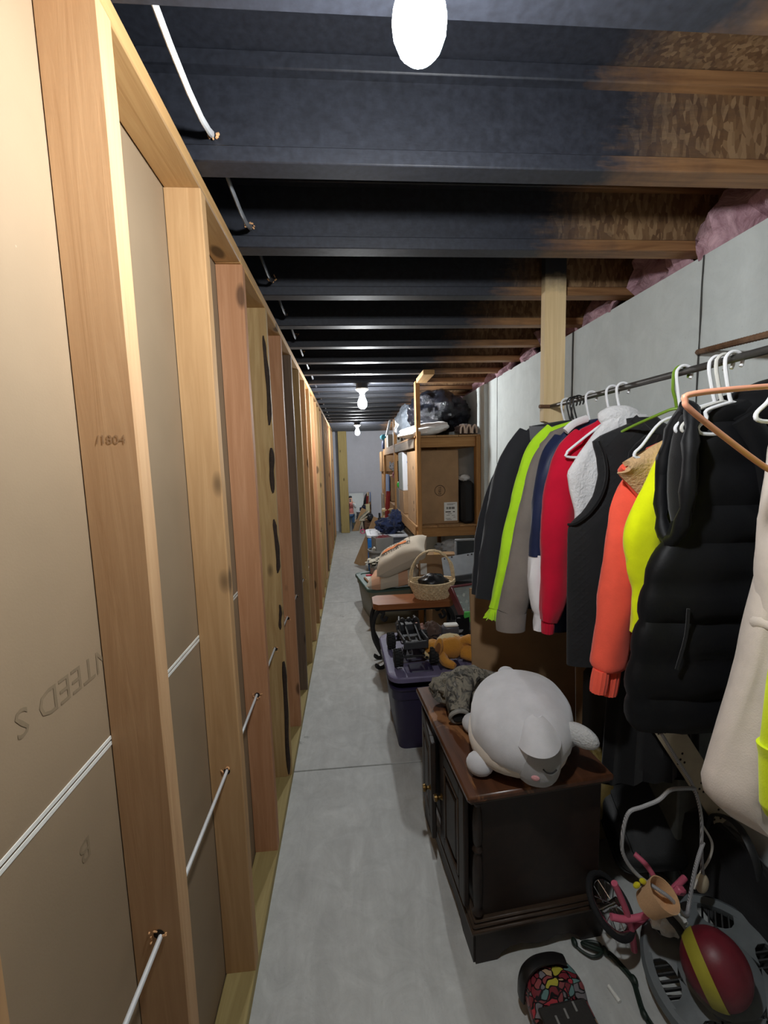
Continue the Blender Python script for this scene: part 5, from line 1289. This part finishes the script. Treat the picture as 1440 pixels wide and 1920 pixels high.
body_o = skinned('body', [(v[0]+PX, v[1]+PY, v[2]) for v in V], Ed, Rd, F_skin, t)
def sub(name, idx, edges, grow, m, label=None):
    return skinned(name, [(V[i][0]+PX, V[i][1]+PY, V[i][2]) for i in idx], [(idx.index(a), idx.index(b_)) for a, b_ in edges], [tuple(q+grow for q in (Rd[i] if isinstance(Rd[i], tuple) else (Rd[i], Rd[i]))) for i in idx], m, t, label=label)
sub('jeans', [0, 8, 9, 10, 16, 17, 18], [(0, 8), (8, 9), (9, 10), (0, 16), (16, 17), (17, 18)], .014, F_jean)
sub('shirt', [1, 0, 2, 3, 12, 20], [(1, 0), (1, 2), (2, 3), (3, 12), (3, 20)], .012, F_shirt)
sub('sleeve', [12, 13, 14], [(12, 13), (13, 14)], .014, F_over); sub('sleeve', [20, 21, 22], [(20, 21), (21, 22)], .014, F_over)
g = G(); g.ell((PX, PY+.025, 1.725), (.088, .10, .06), 22, 12); part('cap', g, F_cap, t)
part('cap_peak', G().ell((PX, PY+.135, 1.712), (.065, .065, .012), 18, 8), F_cap, t)
part('nose', G().ell((PX, PY+.125, 1.615), (.012, .016, .018), 10, 8), F_skin, t)
for s_ in (-1, 1):
    part('eye', G().ell((PX+.03*s_, PY+.112, 1.645), (.012, .008, .008), 10, 8), F_blacki, t); part('ear', G().ell((PX+.083*s_, PY+.03, 1.625), (.012, .022, .03), 10, 8), F_skin, t)
    part('shoe', G().ell((PX+.115*s_, PY+.05, .048), (.05, .135, .048), 20, 12, pw=.8), F_shoe, t)
    hx, hy, hz = PX+.085*s_, PY+.385, 1.515
    part('palm', G().ell((hx, hy, hz), (.016, .03, .042), 14, 10), F_skin, t)
    for q, (dz, L) in enumerate(((.034, .036), (.014, .042), (-.006, .040), (-.024, .032))):
        part('finger', G().tube(smooth_path([(hx-.002*s_, hy+.02, hz+dz), (hx-.006*s_, hy+.055, hz+dz), (hx-.022*s_, hy+.068, hz+dz), (hx-(.022+L*.5)*s_, hy+.062, hz+dz)], 3), [.0085]*10, 7), F_skin, t)
    part('thumb', G().tube(smooth_path([(hx, hy-.015, hz-.02), (hx-.012*s_, hy-.02, hz+.01), (hx-.035*s_, hy-.002, hz+.03)], 3), .0095, 7), F_skin, t)
part('mouth', G().tube([(PX-.02, PY+.108, 1.578), (PX, PY+.113, 1.576), (PX+.02, PY+.108, 1.578)], .003, 6), F_shirt, t)
single('phone', G().box((PX, PY+.425, 1.53), (.078, .009, .16), .004), M_tb, 'black phone held up by the photographer', 'phone')

# ------------------------------------------------------------------ clutter on the floor under the clothes
M_blk = plain('black_textured_plastic', (30, 31, 32), .55, .15, 90, .35, .002)
t = thing('black_case', 'black moulded case lying tilted under the coral fleece and puffer vest', 'case', (1.07, 1.38, 0))
Mx = Matrix.Translation((1.055, 1.40, .165)) @ Euler((.62, -.10, -.12)).to_matrix().to_4x4()
rs = [rrect(0, 0, .145, .14, .05, z_, 6) if False else rrect(0, 0, .145-e, .14-e, .05, z_, 6) for z_, e in ((-.06, .02), (-.05, .005), (-.005, 0), (-.003, .006), (.003, .006), (.005, 0), (.05, .006), (.062, .018), (.066, .04))]
part('shell', G().rings(rs, M=Mx), M_blk, t)
part('rib', G().rings([rrect(-.09, 0, .012, .10, .010, z_, 4) for z_ in (.06, .074)], M=Mx), M_blk, t)
part('handle', G().tube([tuple(Mx @ Vector(p)) for p in smooth_path([(-.05, -.14, 0), (-.045, -.175, 0), (.045, -.175, 0), (.05, -.14, 0)], 4)], .008, 8), M_blk, t)
M_gold = plain('olive_gold_cloth', (116, 98, 52), .5, .3, 14, .4, .006)
t = thing('golden_bag', 'crumpled olive gold bag wedged behind the dark cabinet', 'bag', (.93, 1.55, 0))
part('bag', G().ell((.93, 1.55, .19), (.13, .11, .185), 36, 24, disp=lambda d: .22*fbm(d*2.6, 1)+.05*fbm(d*8, 1)), M_gold, t)
t = thing('black_backing_case', 'tall black suitcase shape added as dark backing under the clothes', 'suitcase', (1.105, 1.665, 0))  # added backing, its black deepens the shade under the clothes
part('case', G().box((1.105, 1.665, .33), (.22, .23, .62), .04), M_blk, t); part('handle', G().tube(smooth_path([(1.04, 1.665, .63), (1.04, 1.665, .70), (1.17, 1.665, .70), (1.17, 1.665, .63)], 4), .010, 8), M_blk, t)
for x in (1.01, 1.20): part('wheel', G().lathe([(0, -.012), (.02, -.012), (.02, .012), (0, .012)], 12, Matrix.Translation((x, 1.60, .02)) @ Matrix.Rotation(PI/2, 4, 'Y')), M_rub, t)
t = thing('black_coat', 'long black coat hanging low in the shadow between the quilted vest and the puffer vest', 'coat', (RX, 1.235, .5))
part('body', body([(1.60, .89, .96), (1.56, .84, 1.0), (1.4, .82, 1.05), (.95, .80, 1.1), (.48, .78, 1.12)], 1.245, 0.018, 0.008, 31), F_blacki, t)
M_bei = plain('beige_sheet_metal', (168, 156, 132), .5, .08, 20, .1)
t = thing('perforated_strip', 'beige perforated metal strip leaning behind the cream dress', 'strip', (1.08, 1.2, .3))
d_ = Vector((.198, 0, -.303)).normalized(); Mx = basis((1.07, 1.21, .53), d_, (.84, .10, .55))
part('strip', G().box((0, 0, 0), (.46, .085, .004), .001, M=Mx), M_bei, t)
part('flange', G().box((0, .0425, -.015), (.46, .004, .034), .001, M=Mx), M_bei, t)
g = G()
for a in (-.19, -.06, .07, .19):
    for dx, dy in ((0, 0), (.018, .006), (-.012, .016), (.006, -.014)): g.lathe([(0, 0), (.004, 0), (.004, .0006), (0, .0006)], 8, Mx @ Matrix.Translation((a+dx, dy-.02, .0021)))
part('hole', g, M_hole, t, kind='stuff')
carton('grey_panel_box', 'grey box holding up the perforated strip against the wall', (1.10, 1.30, .0), (1.22, 1.56, .66) if False else (1.225, 1.45, .60), m=plain('greenish_grey_card', (96, 100, 96), .8), tape=False)
def cord(): 
    s = NT('silver_braided_cord'); wv = s.n('ShaderNodeTexWave'); wv.inputs['Scale'].default_value = 120; wv.inputs['Distortion'].default_value = 1; s.l(s.co((1, .4, 1)), wv.inputs['Vector'])
    s.col(s.ramp(wv.outputs['Fac'], [(.3, lin((96, 96, 98))), (.7, lin((190, 190, 192)))])); s.set(Roughness=.5); return s.m
M_cord = cord()
t = thing('braided_cord', 'silver braided cord looping down through the tan felt basket', 'cord', (.95, 1.06, .24))
A_ = [(.852, 1.08, .756), (.905, 1.08, .67), (.955, 1.075, .585), (.984, 1.075, .487), (.996, 1.08, .364), (1.005, 1.08, .292)]
part('cord', G().tube(smooth_path(A_, 6), .0048, 8), M_cord, t)
B_ = [(.955, 1.07, .585), (.90, 1.055, .602), (.861, 1.05, .604), (.83, 1.05, .577), (.784, 1.05, .561), (.742, 1.05, .545), (.727, 1.05, .473), (.734, 1.05, .414), (.776, 1.045, .352), (.836, 1.0, .325), (.885, 1.0, .262), (.925, 1.035, .25), (.948, 1.05, .322), (.968, 1.06, .372), (1.0, 1.08, .40)]
part('cord', G().tube(smooth_path(B_, 6), .0052, 8), M_cord, t)
part('cord', G().tube(smooth_path([(1.0, 1.09, .45), (1.046, 1.10, .375), (1.041, 1.10, .322), (1.0, 1.085, .29), (.97, 1.07, .26)], 6), .0036, 8), plain('white_cord', (190, 186, 178), .6), t)
part('plug', G().ell((1.003, 1.08, .265), (.020, .014, .032), 14, 10), plain('beige_plug', (196, 182, 154), .5), t, 'beige plug')
F_felt = fabric('tan_felt', (206, 164, 122), fuzz=300)
t = thing('felt_basket', 'small tan felt basket tipped on its side with a yellow bow', 'basket', (.81, 1.02, .25)); Mx = Matrix.Translation((.805, 1.01, .312)) @ Vector((.34, -.40, .82)).to_track_quat('Z', 'Y').to_matrix().to_4x4()
part('tub', G().lathe([(0, -.036), (.034, -.036), (.043, .036), (.0405, .036), (.032, -.032), (0, -.032)], 28, Mx), F_felt, t)
part('lining', G().lathe([(0, 0), (.035, 0), (.035, .004), (0, .004)], 24, Mx @ Matrix.Translation((0, 0, -.012))), F_felt, t)
Myb = fabric('yellow_ribbon', (206, 196, 40))
for s_ in (-1, 1): part('bow', G().ell((.770+.009*s_, 1.03, .345+.005*s_), (.011, .007, .008), 12, 8, rot=(0, .5*s_, 0)), Myb, t)
# pink bicycle
M_pk = plain('pink_paint', (206, 100, 124), .35, .08, 20, 0); M_chr = plain('chrome', (190, 190, 194), .15, 0, 10, 0, metal=1.0)
t = thing('pink_bicycle', 'small pink bicycle lying on its side beside the dark cabinet', 'bicycle', (.80, 1.12, 0))
Mw = Matrix.Translation((.748, 1.125, .172)) @ Vector((.49, -.42, .80)).to_track_quat('Z', 'Y').to_matrix().to_4x4()
o = part('tyre', G().tube([tuple(Mw @ Vector((.078*math.cos(a), .078*math.sin(a), 0))) for a in [2*PI*k/36 for k in range(36)]], .009, 10, closed=True), M_rub, t)
part('wheel_rim', G().tube([tuple(Mw @ Vector((.067*math.cos(a), .067*math.sin(a), 0))) for a in [2*PI*k/36 for k in range(36)]], (.004, .007), 8, closed=True), M_chr, t)
for k in range(12):
    a = 2*PI*k/12; part('spoke', G().tube([tuple(Mw @ Vector((.012*math.cos(a+.3), .012*math.sin(a+.3), .012*(-1)**k))), tuple(Mw @ Vector((.066*math.cos(a), .066*math.sin(a), 0)))], .0013, 5), M_chr, t)
part('hub', G().lathe([(0, -.03), (.012, -.03), (.009, 0), (.012, .03), (0, .03)], 12, Mw), M_chr, t)
part('fork', G().tube(smooth_path([(.735, 1.09, .285), (.752, 1.088, .245), (.775, 1.085, .185), (.792, 1.085, .12), (.806, 1.09, .05)], 5), [.0095]*21, 10), M_pk, t)
part('frame', G().tube(smooth_path([(.725, 1.085, .180), (.77, 1.08, .172), (.835, 1.08, .180), (.90, 1.10, .20), (1.0, 1.14, .22)], 5), .0095, 10), M_pk, t)
part('frame', G().tube(smooth_path([(.79, 1.085, .13), (.86, 1.12, .12), (.98, 1.16, .12)], 5), .008, 10), M_pk, t)
part('handlebar', G().tube(smooth_path([(.845, 1.16, .30), (.87, 1.13, .28), (.90, 1.11, .22)], 5), .008, 10), M_pk, t)
part('pedal', G().box((.943, 1.09, .236), (.03, .02, .022), .004, rot=(.3, .4, .2)), M_pk, t)
# black bag shape added to darken the bright wall and floor
t = thing('darkening_bag', 'added black bag that darkens the wall behind the wheel cover', 'bag', (1.12, 1.05, 0))
part('bag', G().ell((1.165, 1.13, .17), (.058, .22, .165), 34, 22, disp=lambda d: .10*fbm(d*2.4, 1), pw=.75), fabric('black_canvas', (20, 20, 22), 150), t)
part('strap', G().tube(smooth_path([(1.14, 1.03, .30), (1.13, 1.05, .38), (1.14, 1.12, .41), (1.13, 1.19, .38), (1.14, 1.21, .30)], 4), (.012, .004), 8), M_blk, t)
# wheel cover
M_hub = plain('silver_grey_plastic', (96, 102, 104), .4, .1, 20, .1)
t = thing('wheel_cover', 'silver grey plastic wheel cover with slotted openings under the ball', 'wheel cover', (1.0, 1.0, 0)); Mc = Matrix.Translation((.97, .97, .100)) @ Euler((.18, -.30, 0)).to_matrix().to_4x4()
Rw = .190
part('outer_rim', G().rings([[(r*math.cos(2*PI*k/48), r*math.sin(2*PI*k/48), z_) for k in range(48)] for r, z_ in ((Rw, 0), (Rw, .012), (Rw-.010, .022), (Rw-.030, .022), (Rw-.032, .010), (Rw-.032, 0), (Rw, 0))], caps=False, M=Mc), M_hub, t)
part('inner_ring', G().rings([[(r*math.cos(2*PI*k/40), r*math.sin(2*PI*k/40), z_) for k in range(40)] for r, z_ in ((.10, .004), (.10, .022), (.075, .03), (.0, .034))], caps=False, M=Mc), M_hub, t)
for k in range(6):
    a = 2*PI*k/6+.35; M2 = Mc @ Matrix.Rotation(a, 4, 'Z')
    part('spoke', G().sheet(lambda u, v: (.095+.070*u, (v-.5)*(.055-.0*u+.05*(2*u-1)**2), .020+.003*math.sin(PI*v)), 5, 5, .008, M=M2), M_hub, t)
for k in range(6):
    a = 2*PI*k/6+.35+PI/6; M2 = Mc @ Matrix.Rotation(a, 4, 'Z'); g = G()
    for q in range(7): g.box((.128, -.048+.016*q, .004), (.056, .005, .012), .001, M=M2)
    part('vent_slats', g, M_blk, t, kind='stuff')
g = G()
t = thing('play_ball', 'soft ball with a yellow band and a dark red panel resting on the wheel cover', 'ball', (.945, .925, .1))
bc_ = Vector((.905, .918, .205)); br = .078
M_by = plain('yellow_green_vinyl', (158, 152, 52), .45, .12, 20, .1); M_brd = plain('dark_red_vinyl', (104, 28, 40), .45, .2, 24, .15)
part('shell', G().ell(bc_, (br, br, br*1.1), 36, 24), M_brd, t)
bq = Vector((.80, -.30, .45)).to_track_quat('Z', 'Y')
def band(u, v):
    a = 2*PI*u; b_ = math.radians(100+26*v); d = bq @ Vector((math.sin(b_)*math.cos(a), math.sin(b_)*math.sin(a), math.cos(b_)))
    return bc_+Vector((d.x*br*1.012, d.y*br*1.012, d.z*br*1.1*1.012))
part('band', G().sheet(band, 30, 6, .0012), M_by, t, 'yellow green band')
single('crumpled_paper', G().ell((.885, 1.06, .175), (.05, .035, .03), 20, 12, disp=lambda d: .4*fbm(d*3, 1)), M_white, 'crumpled white paper between the cord and the ball', 'paper')
single('black_strap', G().tube(smooth_path([(.86, 1.05, .22), (.885, 1.02, .20), (.89, .98, .17), (.87, .96, .155)], 5), (.014, .004), 8), M_blk, 'short black strap hanging in front of the wheel cover', 'strap')
# hoverboard
def graf():
    s = NT('graffiti_print'); v = s.co((1, 1, 1)); nz = s.n('ShaderNodeTexNoise'); nz.inputs['Scale'].default_value = 14; s.l(v, nz.inputs['Vector'])
    mx = s.mix(.10, v, nz.outputs['Color']); vo = s.n('ShaderNodeTexVoronoi'); vo.inputs['Scale'].default_value = 40; s.l(mx, vo.inputs['Vector'])
    sp = s.n('ShaderNodeSeparateColor'); s.l(vo.outputs['Color'], sp.inputs[0])
    c = s.ramp(sp.outputs[0], [(0, lin((122, 46, 54))), (.32, lin((140, 72, 74))), (.5, lin((176, 148, 118))), (.62, lin((176, 168, 66))), (.72, lin((104, 138, 136))), (.82, lin((120, 116, 120))), (.92, lin((178, 60, 70)))], 'CONSTANT')
    ve = s.n('ShaderNodeTexVoronoi', feature='DISTANCE_TO_EDGE'); ve.inputs['Scale'].default_value = 40; s.l(mx, ve.inputs['Vector'])
    k = s.ramp(ve.outputs['Distance'], [(.05, (1, 1, 1)), (.09, (0, 0, 0))]); s.col(s.mix(k, c, lin((24, 18, 20)))); s.set(Roughness=.25); return s.m
M_graf = graf()
t = thing('hoverboard', 'self-balancing hoverboard printed with a red and yellow graffiti pattern, on the floor by the cabinet', 'hoverboard', (.515, .885, 0), math.radians(4), local=True)
# local +y is the far end (wheel fender), -y runs towards the viewer
hw = .082
def prof(y):       # half width and top height along the board
    if y > .09: k = max(0, 1-((y-.09)/.115)**2)**.5; return hw*(.25+.75*k), .052+.075*k
    return hw, .127 if y > .095 else (.127-.037*min(1, (.095-y)/.02))
rs = []
ys = [.2045, .200, .19, .175, .155, .13, .11, .10, .095, .09, .085, .08, .074, -.05, -.15, -.22, -.30]
for y in ys:
    w_, h_ = prof(y); n = 24
    rs.append([(w_*math.copysign(abs(math.cos(2*PI*k/n))**.6, math.cos(2*PI*k/n)), y, .025+(h_-.025)*(.5+.5*math.copysign(abs(math.sin(2*PI*k/n))**.6, math.sin(2*PI*k/n)))) for k in range(n)])
part('shell', G().rings(rs), M_graf, t)
part('fender_arch', G().tube(smooth_path([(-.083, .135, .05), (-.081, .135, .09), (-.065, .142, .118), (-.03, .15, .1295), (.02, .15, .1305), (.05, .145, .124)], 5), (.0075, .020), 10), plain('gloss_black', (28, 27, 27), .3, .1, 30, .05), t, 'black bumper arch')
part('foot_pad', G().box((0, -.105, .0925), (.135, .36, .008), .006), plain('rubber_pad', (40, 38, 36), .8, .15, 60, .4), t)
g = G()
for x, y in ((-.03, .04), (.0, .05), (.03, .06)): g.box((x, y, .0972), (.006, .022, .002), .001)
part('pad_mark', g, M_grey, t, kind='stuff')
M2 = Matrix.Translation((0, .10, .050)) @ Matrix.Rotation(PI/2, 4, 'Y')
part('wheel', G().lathe([(0, -.04), (.04, -.04), (.05, -.03), (.05, .03), (.04, .04), (0, .04)], 24, M2), M_rub, t)
part('wheel', G().lathe([(0, -.04), (.04, -.04), (.05, -.03), (.05, .03), (.04, .04), (0, .04)], 24, Matrix.Translation((0, -.25, .050)) @ Matrix.Rotation(PI/2, 4, 'Y')), M_rub, t)
# dark green light cord, chalk
M_gc = plain('dark_green_cord', (26, 40, 32), .5, .1, 40, .1)
t = thing('light_cord', 'dark green string-light cord looped on the concrete by the cabinet', 'cord', (.72, 1.08, 0))
P = smooth_path([(.655, 1.155, .006), (.667, 1.135, .006), (.69, 1.115, .010), (.72, 1.12, .012), (.73, 1.145, .012), (.70, 1.158, .009), (.675, 1.15, .014), (.70, 1.13, .018), (.742, 1.118, .008), (.761, 1.081, .006), (.771, 1.046, .006), (.761, 1.009, .006), (.752, .973, .006), (.758, .93, .006), (.78, .86, .006)], 6)
part('cord', G().tube(P, .0045, 7), M_gc, t)
part('cord', G().tube([p+Vector((.007, .003, .001)) for p in P[36:]], .0045, 7), M_gc, t)
for c in ((.655, 1.158, .012), (.735, 1.122, .016), (.776, 1.045, .012), (.752, .968, .012)): part('socket', G().ell(c, (.009, .014, .010), 12, 8), M_gc, t)
single('chalk_stick', G().tube([(.697, 1.043, .0055), (.706, 1.004, .0055)], .0055, 8), M_white, 'short stick of white chalk on the concrete by the hoverboard', 'chalk')

# ------------------------------------------------------------------ groups of repeats
GR = {'clothes_hanger': 'hangers on the clothes rail', 'ceiling_bulb': 'lit bulbs along the ceiling', 'stacked_carton': 'cartons stacked by the far wall', 'black_bin_bag': 'black bin bags on the top shelf'}
for o in list(C.objects):
    if o.parent is None:
        n = o.name.split('.')[0]
        if n in GR: o['group'] = GR[n]
        elif o.get('category') in ('jacket', 'vest', 'pullover', 'sweater', 'top', 'dress', 'coat') and o.name != 'camo_jacket': o['group'] = 'clothes hanging on the rail'
        elif o.get('category') == 'cushion': o['group'] = 'sackcloth cushions on the green lid'
        elif o.get('category') == 'storage bin': o['group'] = 'lidded plastic storage bins'
        elif o.get('category') == 'box' and 'carton' in o.name: o['group'] = 'cardboard cartons'
        elif o.get('category') == 'plush toy': o['group'] = 'plush toys'
